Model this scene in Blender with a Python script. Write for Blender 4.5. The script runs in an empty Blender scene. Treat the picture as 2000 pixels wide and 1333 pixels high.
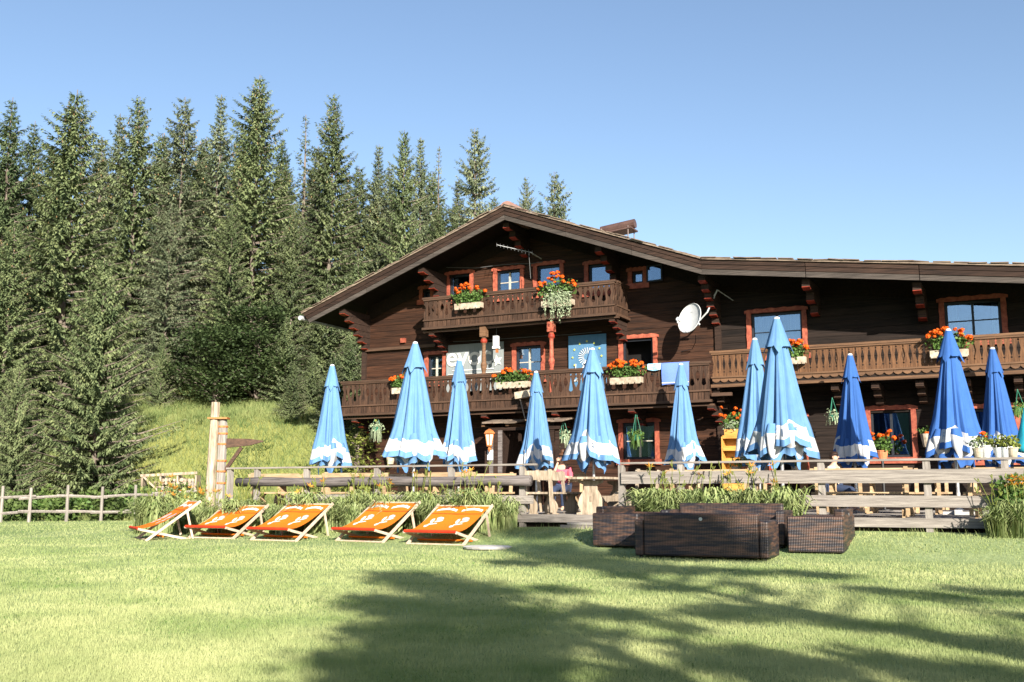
import bpy, math, random
import numpy as np
from mathutils import Vector, Matrix, Euler
R_ = math.radians
PI = math.pi
S = bpy.context.scene
col = S.collection

# ------------------------------------------------------------------ camera
CAM = np.array([0.0, -28.9, 1.05]); FPX = 2030.0
YAW = R_(26.6); PITCH = math.atan(294 / FPX)
cd = bpy.data.cameras.new('camera'); cam = bpy.data.objects.new('camera', cd); col.objects.link(cam)
cd.sensor_width = 36.0; cd.lens = FPX * 36 / 2000; cd.clip_start = .1; cd.clip_end = 2000
cam.location = CAM; cam.rotation_euler = (PI / 2 + PITCH, 0, YAW)
S.camera = cam
# ------------------------------------------------------------------ light
SUN = Vector((.90, -1.0, .56)).normalized()          # towards the sun
w = bpy.data.worlds.new('World'); S.world = w; w.use_nodes = True
nt = w.node_tree; nt.nodes.clear()
sky = nt.nodes.new('ShaderNodeTexSky'); sky.sky_type = 'NISHITA'; sky.sun_disc = False
sky.sun_elevation = math.asin(SUN.z); sky.sun_rotation = math.atan2(SUN.x, SUN.y)
sky.altitude = 900; sky.air_density = 1.0; sky.dust_density = 1.6; sky.ozone_density = 1.2
bg = nt.nodes.new('ShaderNodeBackground'); bg.inputs[1].default_value = .084
wo = nt.nodes.new('ShaderNodeOutputWorld')
nt.links.new(sky.outputs[0], bg.inputs[0]); nt.links.new(bg.outputs[0], wo.inputs[0])
sl = bpy.data.lights.new('sun', 'SUN'); sl.energy = 5.0; sl.angle = R_(.55); sl.color = (1, .93, .82)
so = bpy.data.objects.new('sun', sl); col.objects.link(so)
so.rotation_euler = SUN.to_track_quat('Z', 'Y').to_euler(); so.location = (20, -30, 30)
S.view_settings.view_transform = 'Standard'; S.view_settings.look = 'None'
S.view_settings.exposure = 1.3; S.view_settings.gamma = 1.0; S.view_settings.use_curve_mapping = False
S.cycles.max_bounces = 6; S.cycles.diffuse_bounces = 1; S.cycles.glossy_bounces = 2
S.cycles.transparent_max_bounces = 8; S.cycles.transmission_bounces = 3

# ------------------------------------------------------------------ placing helpers (camera model used only to read real positions)
Fv = np.array([-math.sin(YAW) * math.cos(PITCH), math.cos(YAW) * math.cos(PITCH), math.sin(PITCH)])
Rv = np.array([math.cos(YAW), math.sin(YAW), 0.0]); Uv = np.cross(Rv, Fv)
def ray(x, y): return Fv + Rv * (x - 1000) / FPX - Uv * (y - 666.5) / FPX
def W(x, y, Y):                       # point of the vertical plane y=Y
    d = ray(x, y); return CAM + d * ((Y - CAM[1]) / d[1])
def G(x, y, Z=0.0):                   # point of the level plane z=Z
    d = ray(x, y); return CAM + d * ((Z - CAM[2]) / d[2])
def DP(x, dist, z=0.0):               # plan position at a distance along the view
    r = ray(x, 960); h = np.array([-math.sin(YAW), math.cos(YAW), 0]); r = r / (r @ h)
    p = CAM + r * dist; return (float(p[0]), float(p[1]), z)

def sm(t):
    t = np.clip(t, 0, 1); return t * t * (3 - 2 * t)
def terrain(X, Y):
    X = np.asarray(X, float); Y = np.asarray(Y, float)
    h = .36 * sm((Y + 12.6) / 3.0) * (.25 + .75 * sm((X + 19) / 12))
    q = -(X) * math.sin(YAW) + (Y + 28.9) * math.cos(YAW)         # distance along the slope
    lat = X * math.cos(YAW) + (Y + 28.9) * math.sin(YAW)
    up = sm((q - 35) / 6) * (q - 37).clip(0) * .27
    bank = 2.7 * sm((q - 35.3) / 6.5) * sm((lat + 20) / 4)
    up = up + bank
    up = up * (1 - .75 * sm((q - 60) / 60)) + .05 * (q - 60).clip(0)
    up = up + .10 * np.sin(X * .7 + 1.3 * np.sin(Y * .4)) * sm((q - 37) / 5)
    house = sm((X + 22) / 1.6) * sm((24 - Y) / 8)
    up = up * (1 - house)
    return h + up
def GT(x, y):                         # where the line of sight meets the ground
    d = ray(x, y); t = 3.0
    while t < 80:
        P = CAM + d * t
        if P[2] <= float(terrain(P[0], P[1])): break
        t += .02
    return P
def tz(x, y): return float(terrain(x, y))

# ------------------------------------------------------------------ materials
def newmat(name):
    m = bpy.data.materials.new(name); m.use_nodes = True
    n = m.node_tree.nodes; l = m.node_tree.links
    return m, n, l, n['Principled BSDF']
def rgba(c): return (c[0], c[1], c[2], 1)
def mat(name, c1, c2=None, rough=.7, scale=(6, 6, 6), bump=.0, spec=.3, metal=0, objvar=.0, detail=6, lo=.35, hi=.65, sub=None, trans=0, coord='pos', dist=.02):
    m, n, l, p = newmat(name)
    p.inputs['Roughness'].default_value = rough
    p.inputs['Specular IOR Level'].default_value = spec
    p.inputs['Metallic'].default_value = metal
    c2 = c2 or tuple(v * .7 for v in c1)
    if coord == 'pos':
        g = n.new('ShaderNodeNewGeometry'); src = g.outputs['Position']
    else:
        g = n.new('ShaderNodeTexCoord'); src = g.outputs['Object']
    mp = n.new('ShaderNodeMapping'); mp.inputs['Scale'].default_value = scale
    l.new(src, mp.inputs['Vector'])
    oi = n.new('ShaderNodeObjectInfo')
    ad = n.new('ShaderNodeVectorMath'); ad.operation = 'ADD'
    mu = n.new('ShaderNodeMath'); mu.operation = 'MULTIPLY'; mu.inputs[1].default_value = 37.0
    l.new(oi.outputs['Random'], mu.inputs[0]); l.new(mp.outputs[0], ad.inputs[0]); l.new(mu.outputs[0], ad.inputs[1])
    no = n.new('ShaderNodeTexNoise'); no.inputs['Scale'].default_value = 1; no.inputs['Detail'].default_value = detail
    no.inputs['Roughness'].default_value = .65
    l.new(ad.outputs[0], no.inputs['Vector'])
    cr = n.new('ShaderNodeValToRGB'); cr.color_ramp.elements[0].position = lo; cr.color_ramp.elements[1].position = hi
    cr.color_ramp.elements[0].color = rgba(c2); cr.color_ramp.elements[1].color = rgba(c1)
    l.new(no.outputs['Fac'], cr.inputs[0]); out = cr.outputs[0]
    if objvar:
        hs = n.new('ShaderNodeHueSaturation')
        mr = n.new('ShaderNodeMapRange'); mr.inputs['To Min'].default_value = 1 - objvar; mr.inputs['To Max'].default_value = 1 + objvar
        l.new(oi.outputs['Random'], mr.inputs['Value']); l.new(mr.outputs[0], hs.inputs['Value'])
        l.new(out, hs.inputs['Color']); out = hs.outputs[0]
    l.new(out, p.inputs['Base Color'])
    if bump:
        b = n.new('ShaderNodeBump'); b.inputs['Strength'].default_value = bump; b.inputs['Distance'].default_value = dist
        l.new(no.outputs['Fac'], b.inputs['Height']); l.new(b.outputs[0], p.inputs['Normal'])
    if trans:
        t = n.new('ShaderNodeBsdfTranslucent'); mx = n.new('ShaderNodeMixShader'); mx.inputs[0].default_value = trans
        l.new(out, t.inputs[0]); l.new(p.outputs[0], mx.inputs[1]); l.new(t.outputs[0], mx.inputs[2])
        l.new(mx.outputs[0], n['Material Output'].inputs[0])
    return m
M = {}
WH = (1.2, 22, 26); WV = (26, 22, 1.6); WY = (22, 1.5, 22)
M['log'] = mat('dark_log_wood', (.070, .028, .0135), (.006, .003, .002), .75, (1.1, 9, 19), .5, .25, objvar=.28, lo=.3, hi=.72)
M['log2'] = mat('weathered_log_wood', (.028, .018, .0135), (.005, .0035, .003), .8, (1.1, 9, 19), .5, .2, objvar=.25, lo=.3, hi=.72)
M['fascia'] = mat('fascia_wood', (.052, .029, .020), (.009, .006, .005), .8, (1.3, 20, 30), .5, .2, objvar=.18, lo=.3, hi=.7)
M['fascia_pale'] = mat('weathered_fascia_wood', (.085, .070, .060), (.028, .023, .020), .8, (1.3, 20, 30), .5, .2, objvar=.15, lo=.3, hi=.7)
M['bal'] = mat('baluster_wood', (.090, .047, .028), (.016, .009, .006), .75, (24, 20, 3.0), .4, .25, objvar=.22, lo=.3, hi=.7)
M['bal2'] = mat('warm_baluster_wood', (.165, .080, .036), (.040, .019, .010), .75, (24, 20, 3.0), .4, .25, objvar=.2, lo=.28, hi=.7)
M['rail'] = mat('handrail_wood', (.11, .060, .036), (.03, .017, .011), .7, WH, .4, .3, objvar=.15, lo=.3, hi=.7)
M['rail2'] = mat('warm_rail_wood', (.19, .10, .05), (.045, .023, .013), .7, WH, .4, .3, objvar=.15, lo=.28, hi=.7)
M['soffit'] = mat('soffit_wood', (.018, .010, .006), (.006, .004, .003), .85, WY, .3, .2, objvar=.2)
M['red'] = mat('red_painted_wood', (.34, .038, .014), (.16, .018, .009), .6, (12, 12, 12), .2, .35)
M['surround'] = mat('salmon_painted_wood', (.38, .108, .060), (.20, .042, .026), .65, (9, 9, 9), .25, .3, objvar=.12)
M['frame'] = mat('dark_window_frame', (.018, .022, .03), (.010, .012, .017), .5, (20, 20, 20), .1, .4)
M['framew'] = mat('pale_window_bar', (.50, .46, .38), (.36, .32, .26), .6, (20, 20, 20), .1, .3)
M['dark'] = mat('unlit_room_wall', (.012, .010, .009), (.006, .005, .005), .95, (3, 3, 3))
M['curtain'] = mat('white_curtain', (.62, .62, .60), (.42, .43, .44), .9, (30, 30, 2), .3, .1, trans=.2)
M['grey'] = mat('silver_weathered_wood', (.33, .295, .26), (.13, .112, .10), .8, (1.6, 22, 30), .5, .2, objvar=.12, lo=.3, hi=.7)
M['greyv'] = mat('silver_weathered_post', (.34, .31, .275), (.15, .13, .115), .8, (24, 22, 2), .5, .2, objvar=.12, lo=.3, hi=.7)
M['greydk'] = mat('dark_weathered_log', (.20, .175, .165), (.055, .047, .045), .8, (1.6, 22, 30), .5, .2, objvar=.1, lo=.32, hi=.68)
M['deck'] = mat('deck_plank_wood', (.36, .33, .30), (.17, .15, .135), .8, (1.3, 22, 22), .4, .2, objvar=.15, lo=.3, hi=.7)
M['pale'] = mat('pale_pine_wood', (.50, .36, .21), (.30, .20, .115), .65, (3, 14, 14), .3, .3, objvar=.12, coord='obj')
M['pale2'] = mat('bleached_pine_wood', (.46, .375, .28), (.19, .145, .10), .7, (14, 14, 2.5), .3, .25, objvar=.1)
M['shelf'] = mat('honey_pine_wood', (.66, .34, .08), (.45, .20, .04), .55, (3, 14, 14), .2, .35, coord='obj')
M['beech'] = mat('chair_beech_wood', (.56, .44, .34), (.40, .30, .22), .6, (10, 10, 10), .2, .3, coord='obj', objvar=.06)
M['sling'] = mat('orange_canvas', (.80, .205, .016), (.72, .165, .012), .85, (40, 40, 40), .15, .15, trans=.18, coord='obj')
M['slingred'] = mat('red_piping', (.62, .035, .008), None, .8)
M['print'] = mat('white_print', (.80, .76, .70), (.62, .58, .53), .8, (15, 15, 15))
M['printgrey'] = mat('grey_print', (.50, .50, .52), (.40, .40, .42), .8, (15, 15, 15))
M['blue'] = mat('blue_parasol_cloth', (.125, .25, .44), (.10, .215, .41), .85, (7, 7, 3), .25, .12, trans=.10, objvar=.07, dist=.03)
M['blue_dk'] = mat('deep_blue_parasol_cloth', (.042, .115, .33), (.034, .10, .30), .85, (7, 7, 3), .25, .12, trans=.08, objvar=.07, dist=.03)
M['white'] = mat('white_parasol_band', (.60, .60, .60), (.50, .51, .53), .85, (7, 7, 5), .2, .12, trans=.10, dist=.03)
M['letter'] = mat('grey_blue_lettering', (.36, .44, .55), None, .8)
M['alu'] = mat('brushed_aluminium', (.62, .63, .64), (.5, .5, .52), .35, (3, 3, 20), .05, .5, metal=.75)
M['cap'] = mat('white_cap_plastic', (.75, .76, .76), None, .5)
M['stone'] = mat('pale_concrete', (.52, .50, .47), (.36, .34, .32), .9, (8, 8, 8), .4, .2)
M['planter'] = mat('cream_planter_box', (.50, .43, .33), (.27, .215, .155), .75, (9, 9, 9), .3, .2, objvar=.1)
M['terracotta'] = mat('terracotta_pot', (.55, .21, .10), (.42, .15, .07), .8, (14, 14, 14), .2, .2)
M['zinc'] = mat('zinc_bucket', (.58, .59, .60), (.42, .43, .45), .5, (9, 9, 9), .1, .5, metal=.3)
M['leaf'] = mat('geranium_leaves', (.13, .22, .050), (.05, .11, .022), .6, (30, 30, 30), 0, .3, trans=.25, objvar=.15)
M['leafpale'] = mat('silvery_leaves', (.36, .42, .27), (.22, .28, .16), .65, (30, 30, 30), 0, .3, trans=.2, objvar=.12)
M['leafyel'] = mat('yellow_green_leaves', (.26, .28, .06), (.12, .16, .035), .6, (20, 20, 20), 0, .3, trans=.25)
M['petal'] = mat('orange_petals', (.85, .17, .012), (.72, .085, .008), .6, (40, 40, 40), 0, .25, trans=.2, objvar=.14)
M['petalyel'] = mat('apricot_petals', (.82, .40, .06), (.74, .27, .04), .6, (40, 40, 40), 0, .25, trans=.25, objvar=.14)
M['lily'] = mat('daylily_leaves', (.40, .44, .19), (.16, .23, .07), .55, (5, 5, 5), 0, .35, trans=.25, objvar=.14)
M['grass'] = mat('lawn_grass_blades', (.40, .425, .19), (.17, .24, .075), .6, (.7, .7, .7), 0, .15, trans=.22, detail=9, lo=.30, hi=.62)
M['meadowg'] = mat('meadow_grass_blades', (.31, .34, .13), (.09, .155, .045), .7, (1.5, 1.5, 1.5), 0, .2, trans=.3, detail=8, lo=.3, hi=.66)
M['bush'] = mat('undergrowth_leaves', (.13, .18, .05), (.045, .08, .02), .65, (1.5, 1.5, 1.5), 0, .25, trans=.2, objvar=.25)
M['decid'] = mat('beech_leaves', (.080, .115, .040), (.030, .052, .018), .55, (1, 1, 1), 0, .3, trans=.3, objvar=.12)
for k, (a, b) in dict(spruce=((.200, .240, .108), (.065, .095, .040)), spruce_grey=((.215, .240, .135), (.080, .108, .060)), spruce_dark=((.10, .135, .060), (.050, .075, .032)), spruce_young=((.25, .275, .125), (.12, .155, .06))).items():
    M[k] = mat(k + '_needles', a, b, .7, (.8, .8, .8), 0, .2, trans=.12, objvar=.16, detail=5)
M['bark'] = mat('spruce_bark', (.23, .19, .16), (.09, .07, .055), .9, (9, 9, 2), .6, .15)
M['cone'] = mat('spruce_cones', (.26, .17, .08), (.18, .11, .05), .8)
M['green_plastic'] = mat('green_hanging_pot', (.03, .17, .11), (.02, .13, .08), .5)
M['skin'] = mat('skin', (.60, .36, .25), (.54, .31, .21), .55, (14, 14, 14), 0, .35)
M['hair'] = mat('dark_hair', (.035, .016, .009), (.02, .01, .006), .5, (50, 50, 10), .2, .4)
M['hair2'] = mat('auburn_hair', (.11, .045, .018), (.06, .025, .01), .5, (50, 50, 10), .2, .4)
M['pink'] = mat('pink_shirt', (.62, .12, .17), (.50, .09, .13), .85, (14, 14, 14), .2)
M['cream'] = mat('cream_shirt', (.70, .62, .48), (.58, .50, .38), .85, (14, 14, 14), .2)
M['jeans'] = mat('dark_blue_trousers', (.03, .045, .09), None, .85)
M['black'] = mat('black_plastic', (.012, .012, .014), None, .4, spec=.5)
M['whitemetal'] = mat('white_painted_metal', (.52, .53, .53), (.44, .45, .46), .45, (9, 9, 9), 0, .5)
M['brownmetal'] = mat('brown_sheet_metal', (.10, .055, .042), (.06, .032, .026), .5, (4, 4, 4), .1, .5)
M['pinkmetal'] = mat('ridge_sheet_metal', (.34, .19, .15), (.25, .14, .11), .55, (4, 4, 4), .1, .4)
M['shingle'] = mat('roof_shingles', (.26, .20, .15), (.09, .065, .05), .85, (2.2, 6, 20), .5, .2, objvar=.2)
M['towel'] = mat('periwinkle_towel', (.14, .23, .60), (.11, .19, .52), .95, (50, 50, 50), .3, .1)
M['towel2'] = mat('light_blue_cloth', (.18, .48, .68), (.45, .60, .66), .95, (22, 22, 22), .2, .1)
M['banner'] = mat('grey_banner_cloth', (.25, .27, .27), (.21, .23, .23), .85, (20, 3, 3), .15, .1)
M['flag'] = mat('faded_blue_flag_cloth', (.085, .19, .31), (.07, .165, .28), .85, (12, 3, 3), .15, .1)
M['yellow'] = mat('yellow_star_print', (.60, .62, .10), None, .8)
M['lampglass'] = mat('frosted_lamp_glass', (.72, .68, .52), None, .3)
M['copper'] = mat('copper_lamp_metal', (.60, .22, .07), (.45, .15, .05), .4, (9, 9, 9), 0, .5, metal=.3)
M['paper'] = mat('paper', (.72, .74, .74), (.60, .62, .63), .9, (9, 9, 60))
M['wire'] = mat('grey_cable', (.12, .12, .12), None, .6)
M['teal'] = mat('turquoise_awning_cloth', (.02, .36, .46), (.02, .28, .38), .8, (8, 8, 8), .2)
M['soil'] = mat('garden_soil', (.07, .05, .035), None, .95, (6, 6, 6), .4)

def glass_mat():
    m, n, l, p = newmat('window_glass')
    n.remove(p)
    g = n.new('ShaderNodeBsdfGlossy'); g.inputs['Roughness'].default_value = .02; g.inputs['Color'].default_value = (.62, .80, 1, 1)
    t = n.new('ShaderNodeBsdfTransparent'); t.inputs[0].default_value = (.75, .8, .85, 1)
    mx = n.new('ShaderNodeMixShader')
    lw = n.new('ShaderNodeLayerWeight'); lw.inputs['Blend'].default_value = .35
    mr = n.new('ShaderNodeMapRange'); mr.inputs['To Min'].default_value = .22; mr.inputs['To Max'].default_value = .95
    l.new(lw.outputs['Fresnel'], mr.inputs['Value']); l.new(mr.outputs[0], mx.inputs[0])
    l.new(t.outputs[0], mx.inputs[1]); l.new(g.outputs[0], mx.inputs[2]); l.new(mx.outputs[0], n['Material Output'].inputs[0])
    return m
M['glass'] = glass_mat()

def rattan_mat():
    m, n, l, p = newmat('woven_rattan')
    p.inputs['Roughness'].default_value = .45; p.inputs['Specular IOR Level'].default_value = .4
    tc = n.new('ShaderNodeTexCoord')
    def wave(axis, sc, ph):
        wv = n.new('ShaderNodeTexWave'); wv.bands_direction = axis; wv.inputs['Scale'].default_value = sc
        wv.inputs['Phase Offset'].default_value = ph; l.new(tc.outputs['Object'], wv.inputs['Vector']); return wv
    wz = wave('Z', 13, 0); wx = wave('X', 12, 0); wy = wave('Y', 12, 0)
    no = n.new('ShaderNodeTexNoise'); no.inputs['Scale'].default_value = 1; no.inputs['Detail'].default_value = 3
    mp = n.new('ShaderNodeMapping'); mp.inputs['Scale'].default_value = (3.5, 3.5, 26)
    l.new(tc.outputs['Object'], mp.inputs[0]); l.new(mp.outputs[0], no.inputs['Vector'])
    cr = n.new('ShaderNodeValToRGB')
    e = cr.color_ramp.elements; e[0].position = .40; e[0].color = (.015, .013, .018, 1); e[1].position = .66; e[1].color = (.095, .050, .034, 1)
    x = e.new(.5); x.color = (.040, .026, .022, 1)
    l.new(no.outputs['Fac'], cr.inputs[0])
    ad = n.new('ShaderNodeMath'); ad.operation = 'MULTIPLY'; l.new(wx.outputs['Fac'], ad.inputs[0]); l.new(wy.outputs['Fac'], ad.inputs[1])
    mz = n.new('ShaderNodeMath'); mz.operation = 'MULTIPLY_ADD'; mz.inputs[1].default_value = .6
    l.new(wz.outputs['Fac'], mz.inputs[0]); l.new(ad.outputs[0], mz.inputs[2])
    mr = n.new('ShaderNodeMapRange'); mr.inputs['From Min'].default_value = 0; mr.inputs['From Max'].default_value = 1.2
    mr.inputs['To Min'].default_value = .42; mr.inputs['To Max'].default_value = 1.45; l.new(mz.outputs[0], mr.inputs[0])
    mm = n.new('ShaderNodeMix'); mm.data_type = 'RGBA'; mm.blend_type = 'MULTIPLY'; mm.inputs[0].default_value = 1
    l.new(cr.outputs[0], mm.inputs[6]); l.new(mr.outputs[0], mm.inputs[7]); l.new(mm.outputs[2], p.inputs['Base Color'])
    b = n.new('ShaderNodeBump'); b.inputs['Strength'].default_value = .6; b.inputs['Distance'].default_value = .006
    l.new(mz.outputs[0], b.inputs['Height']); l.new(b.outputs[0], p.inputs['Normal'])
    return m
M['rattan'] = rattan_mat()

def ground_mat(name, a, b, c, sc=.5):
    m, n, l, p = newmat(name)
    p.inputs['Roughness'].default_value = .9; p.inputs['Specular IOR Level'].default_value = .1
    g = n.new('ShaderNodeNewGeometry')
    n1 = n.new('ShaderNodeTexNoise'); n1.inputs['Scale'].default_value = sc; n1.inputs['Detail'].default_value = 8; n1.inputs['Roughness'].default_value = .7
    n2 = n.new('ShaderNodeTexNoise'); n2.inputs['Scale'].default_value = 14; n2.inputs['Detail'].default_value = 6; n2.inputs['Roughness'].default_value = .8
    l.new(g.outputs['Position'], n1.inputs['Vector']); l.new(g.outputs['Position'], n2.inputs['Vector'])
    r1 = n.new('ShaderNodeValToRGB'); r1.color_ramp.elements[0].position = .32; r1.color_ramp.elements[1].position = .66
    r1.color_ramp.elements[0].color = rgba(b); r1.color_ramp.elements[1].color = rgba(a); l.new(n1.outputs['Fac'], r1.inputs[0])
    r2 = n.new('ShaderNodeValToRGB'); r2.color_ramp.elements[0].position = .35; r2.color_ramp.elements[1].position = .6
    r2.color_ramp.elements[0].color = rgba(c); r2.color_ramp.elements[1].color = (1, 1, 1, 1); l.new(n2.outputs['Fac'], r2.inputs[0])
    mm = n.new('ShaderNodeMix'); mm.data_type = 'RGBA'; mm.blend_type = 'MULTIPLY'; mm.inputs[0].default_value = .8
    l.new(r1.outputs[0], mm.inputs[6]); l.new(r2.outputs[0], mm.inputs[7]); l.new(mm.outputs[2], p.inputs['Base Color'])
    bp = n.new('ShaderNodeBump'); bp.inputs['Strength'].default_value = .6; bp.inputs['Distance'].default_value = .03
    l.new(n2.outputs['Fac'], bp.inputs['Height']); l.new(bp.outputs[0], p.inputs['Normal'])
    return m
M['lawn'] = ground_mat('lawn_turf', (.34, .40, .19), (.19, .27, .10), (.45, .5, .4))
M['meadow'] = ground_mat('meadow_turf', (.30, .29, .09), (.15, .18, .05), (.4, .45, .35), .35)

# ------------------------------------------------------------------ mesh helpers
def link(o, parent=None):
    col.objects.link(o)
    if parent is not None: o.parent = parent
    return o
def tag(o, label=None, cat=None, group=None, kind=None):
    if label: o['label'] = label
    if cat: o['category'] = cat
    if group: o['group'] = group
    if kind: o['kind'] = kind
    return o
def thing(name, label, cat, loc=(0, 0, 0), rz=0, group=None):
    o = bpy.data.objects.new(name, None); o.empty_display_size = .1
    o.location = loc; o.rotation_euler = (0, 0, rz)
    return tag(link(o), label, cat, group)
def copy_tree(o, parent=None):
    c = o.copy(); link(c, parent)
    for ch in list(o.children): copy_tree(ch, c)
    return c
class MB:
    def __init__(s): s.v = []; s.f = []; s.m = []; s.slots = []
    def slot(s, k):
        if k not in s.slots: s.slots.append(k)
        return s.slots.index(k)
    def add(s, vs, fs, k=None):
        b = len(s.v); s.v += [tuple(map(float, x)) for x in vs]; mi = s.slot(k) if k else 0
        for f in fs: s.f.append(tuple(i + b for i in f)); s.m.append(mi)
    def box(s, c, d, rot=None, k=None):
        R = rot or Matrix.Identity(3); c = Vector(c)
        vs = [c + R @ Vector((d[0] / 2 * i, d[1] / 2 * j, d[2] / 2 * q)) for i in (-1, 1) for j in (-1, 1) for q in (-1, 1)]
        s.add(vs, [(0, 1, 3, 2), (4, 6, 7, 5), (0, 4, 5, 1), (2, 3, 7, 6), (0, 2, 6, 4), (1, 5, 7, 3)], k)
    def bar(s, a, b, w, h, k=None, up=(0, 0, 1)):
        a = Vector(a); b = Vector(b); x = (b - a); L = x.length; x.normalize(); u = Vector(up)
        if abs(x.dot(u)) > .98: u = Vector((0, 1, 0))
        y = u.cross(x).normalized(); z = x.cross(y)
        s.box((a + b) / 2, (L, w, h), Matrix((x, y, z)).transposed(), k)
    def tube(s, pts, rad, n=8, k=None, cap=True):
        pts = [Vector(p) for p in pts]; rings = []
        rad = rad if isinstance(rad, (list, tuple)) else [rad] * len(pts); b = len(s.v); vs = []
        for i, p in enumerate(pts):
            t = (pts[min(i + 1, len(pts) - 1)] - pts[max(i - 1, 0)]).normalized()
            u = Vector((0, 0, 1)) if abs(t.z) < .9 else Vector((1, 0, 0))
            x = t.cross(u).normalized(); y = t.cross(x)
            vs += [p + (x * math.cos(a) + y * math.sin(a)) * rad[i] for a in [2 * PI * j / n for j in range(n)]]
        fs = [(i * n + j, i * n + (j + 1) % n, (i + 1) * n + (j + 1) % n, (i + 1) * n + j) for i in range(len(pts) - 1) for j in range(n)]
        if cap: fs += [tuple(range(n))[::-1], tuple((len(pts) - 1) * n + j for j in range(n))]
        s.add(vs, fs, k)
    def lathe(s, prof, n=16, k=None, c=(0, 0, 0)):
        vs = [(c[0] + r * math.cos(2 * PI * j / n), c[1] + r * math.sin(2 * PI * j / n), c[2] + z) for r, z in prof for j in range(n)]
        m = len(prof)
        fs = [(i * n + j, i * n + (j + 1) % n, (i + 1) * n + (j + 1) % n, (i + 1) * n + j) for i in range(m - 1) for j in range(n)]
        fs += [tuple(range(n))[::-1], tuple((m - 1) * n + j for j in range(n))]
        s.add(vs, fs, k)
    def prism(s, pts, y0, y1, k=None):                 # outline in x,z extruded along y (convex or simple)
        n = len(pts)
        vs = [(x, y0, z) for x, z in pts] + [(x, y1, z) for x, z in pts]
        s.add(vs, [tuple(range(n)), tuple(range(n, 2 * n))[::-1]] + [(i, i + n, (i + 1) % n + n, (i + 1) % n) for i in range(n)], k)
    def quad(s, a, b, c, d, k=None): s.add([a, b, c, d], [(0, 1, 2, 3)], k)
    def mesh(s, name, mats, smooth=False):
        me = bpy.data.meshes.new(name); me.from_pydata(s.v, [], s.f)
        if isinstance(mats, str): mats = [mats]
        mats = s.slots or mats
        for k in mats: me.materials.append(M[k])
        if s.slots: me.polygons.foreach_set('material_index', s.m)
        if smooth: me.polygons.foreach_set('use_smooth', [True] * len(me.polygons))
        me.update(); return me
    def build(s, name, mats=None, parent=None, smooth=False, org=None):
        if org is not None: s.v = [(a - org[0], b - org[1], c - org[2]) for a, b, c in s.v]
        o = bpy.data.objects.new(name, s.mesh(name, mats, smooth)); return link(o, parent)
def npmesh(name, V, F, mats, mi=None, smooth=False):
    me = bpy.data.meshes.new(name); n = len(V); F = np.asarray(F); k = F.shape[1]
    me.vertices.add(n); me.vertices.foreach_set('co', np.asarray(V, np.float32).ravel())
    me.loops.add(F.size); me.loops.foreach_set('vertex_index', F.astype(np.int32).ravel())
    me.polygons.add(len(F)); me.polygons.foreach_set('loop_start', np.arange(0, F.size, k, dtype=np.int32))
    me.polygons.foreach_set('loop_total', np.full(len(F), k, np.int32))
    for m in mats: me.materials.append(M[m])
    if mi is not None: me.polygons.foreach_set('material_index', np.asarray(mi, np.int32))
    if smooth: me.polygons.foreach_set('use_smooth', np.ones(len(F), bool))
    me.update(calc_edges=True); return me
_unit = {}
def unit(k):
    if k not in _unit:
        b = MB(); b.box((0, 0, 0), (1, 1, 1)); _unit[k] = b.mesh('unit_' + k, k)
    return _unit[k]
def piece(name, parent, c, d, k, rot=None):
    o = bpy.data.objects.new(name, unit(k)); o.location = c; o.scale = d
    if rot: o.rotation_euler = rot
    return link(o, parent)
def barpiece(name, parent, a, b, w, h, k):
    a = Vector(a); b = Vector(b); x = b - a
    o = bpy.data.objects.new(name, unit(k)); o.location = (a + b) / 2; o.scale = (x.length, w, h)
    o.rotation_euler = x.to_track_quat('X', 'Z').to_euler(); return link(o, parent)
# ================================================================== ground
def sheet(name, xs, ys, k, keep, dz=0):
    X, Y = np.meshgrid(xs, ys, indexing='ij'); Z = terrain(X, Y) + dz
    V = np.stack([X, Y, Z], -1).reshape(-1, 3); ny = len(ys)
    i, j = np.meshgrid(np.arange(len(xs) - 1), np.arange(ny - 1), indexing='ij')
    cx = (X[:-1, :-1] + X[1:, 1:]) / 2; cy = (Y[:-1, :-1] + Y[1:, 1:]) / 2
    a = (i * ny + j)[keep(cx, cy)]
    F = np.stack([a, a + ny, a + ny + 1, a + 1], -1)
    o = bpy.data.objects.new(name, npmesh(name, V, F, [k], smooth=True)); link(o); o['kind'] = 'structure'; return o
xs = np.concatenate([np.linspace(-400, -90, 14)[:-1], np.arange(-90, 40, .9), np.linspace(40, 400, 16)[1:]])
ys = np.concatenate([np.linspace(-300, -60, 10)[:-1], np.arange(-60, 90, .9), np.linspace(90, 500, 16)[1:]])
def qd(X, Y): return -X * math.sin(YAW) + (Y + 28.9) * math.cos(YAW)
sheet('lawn', xs, ys, 'lawn', lambda x, y: (qd(x, y) < 35.5) | (x > -19))
sheet('meadow', xs, ys, 'meadow', lambda x, y: ~((qd(x, y) < 35.5) | (x > -19)))

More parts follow.
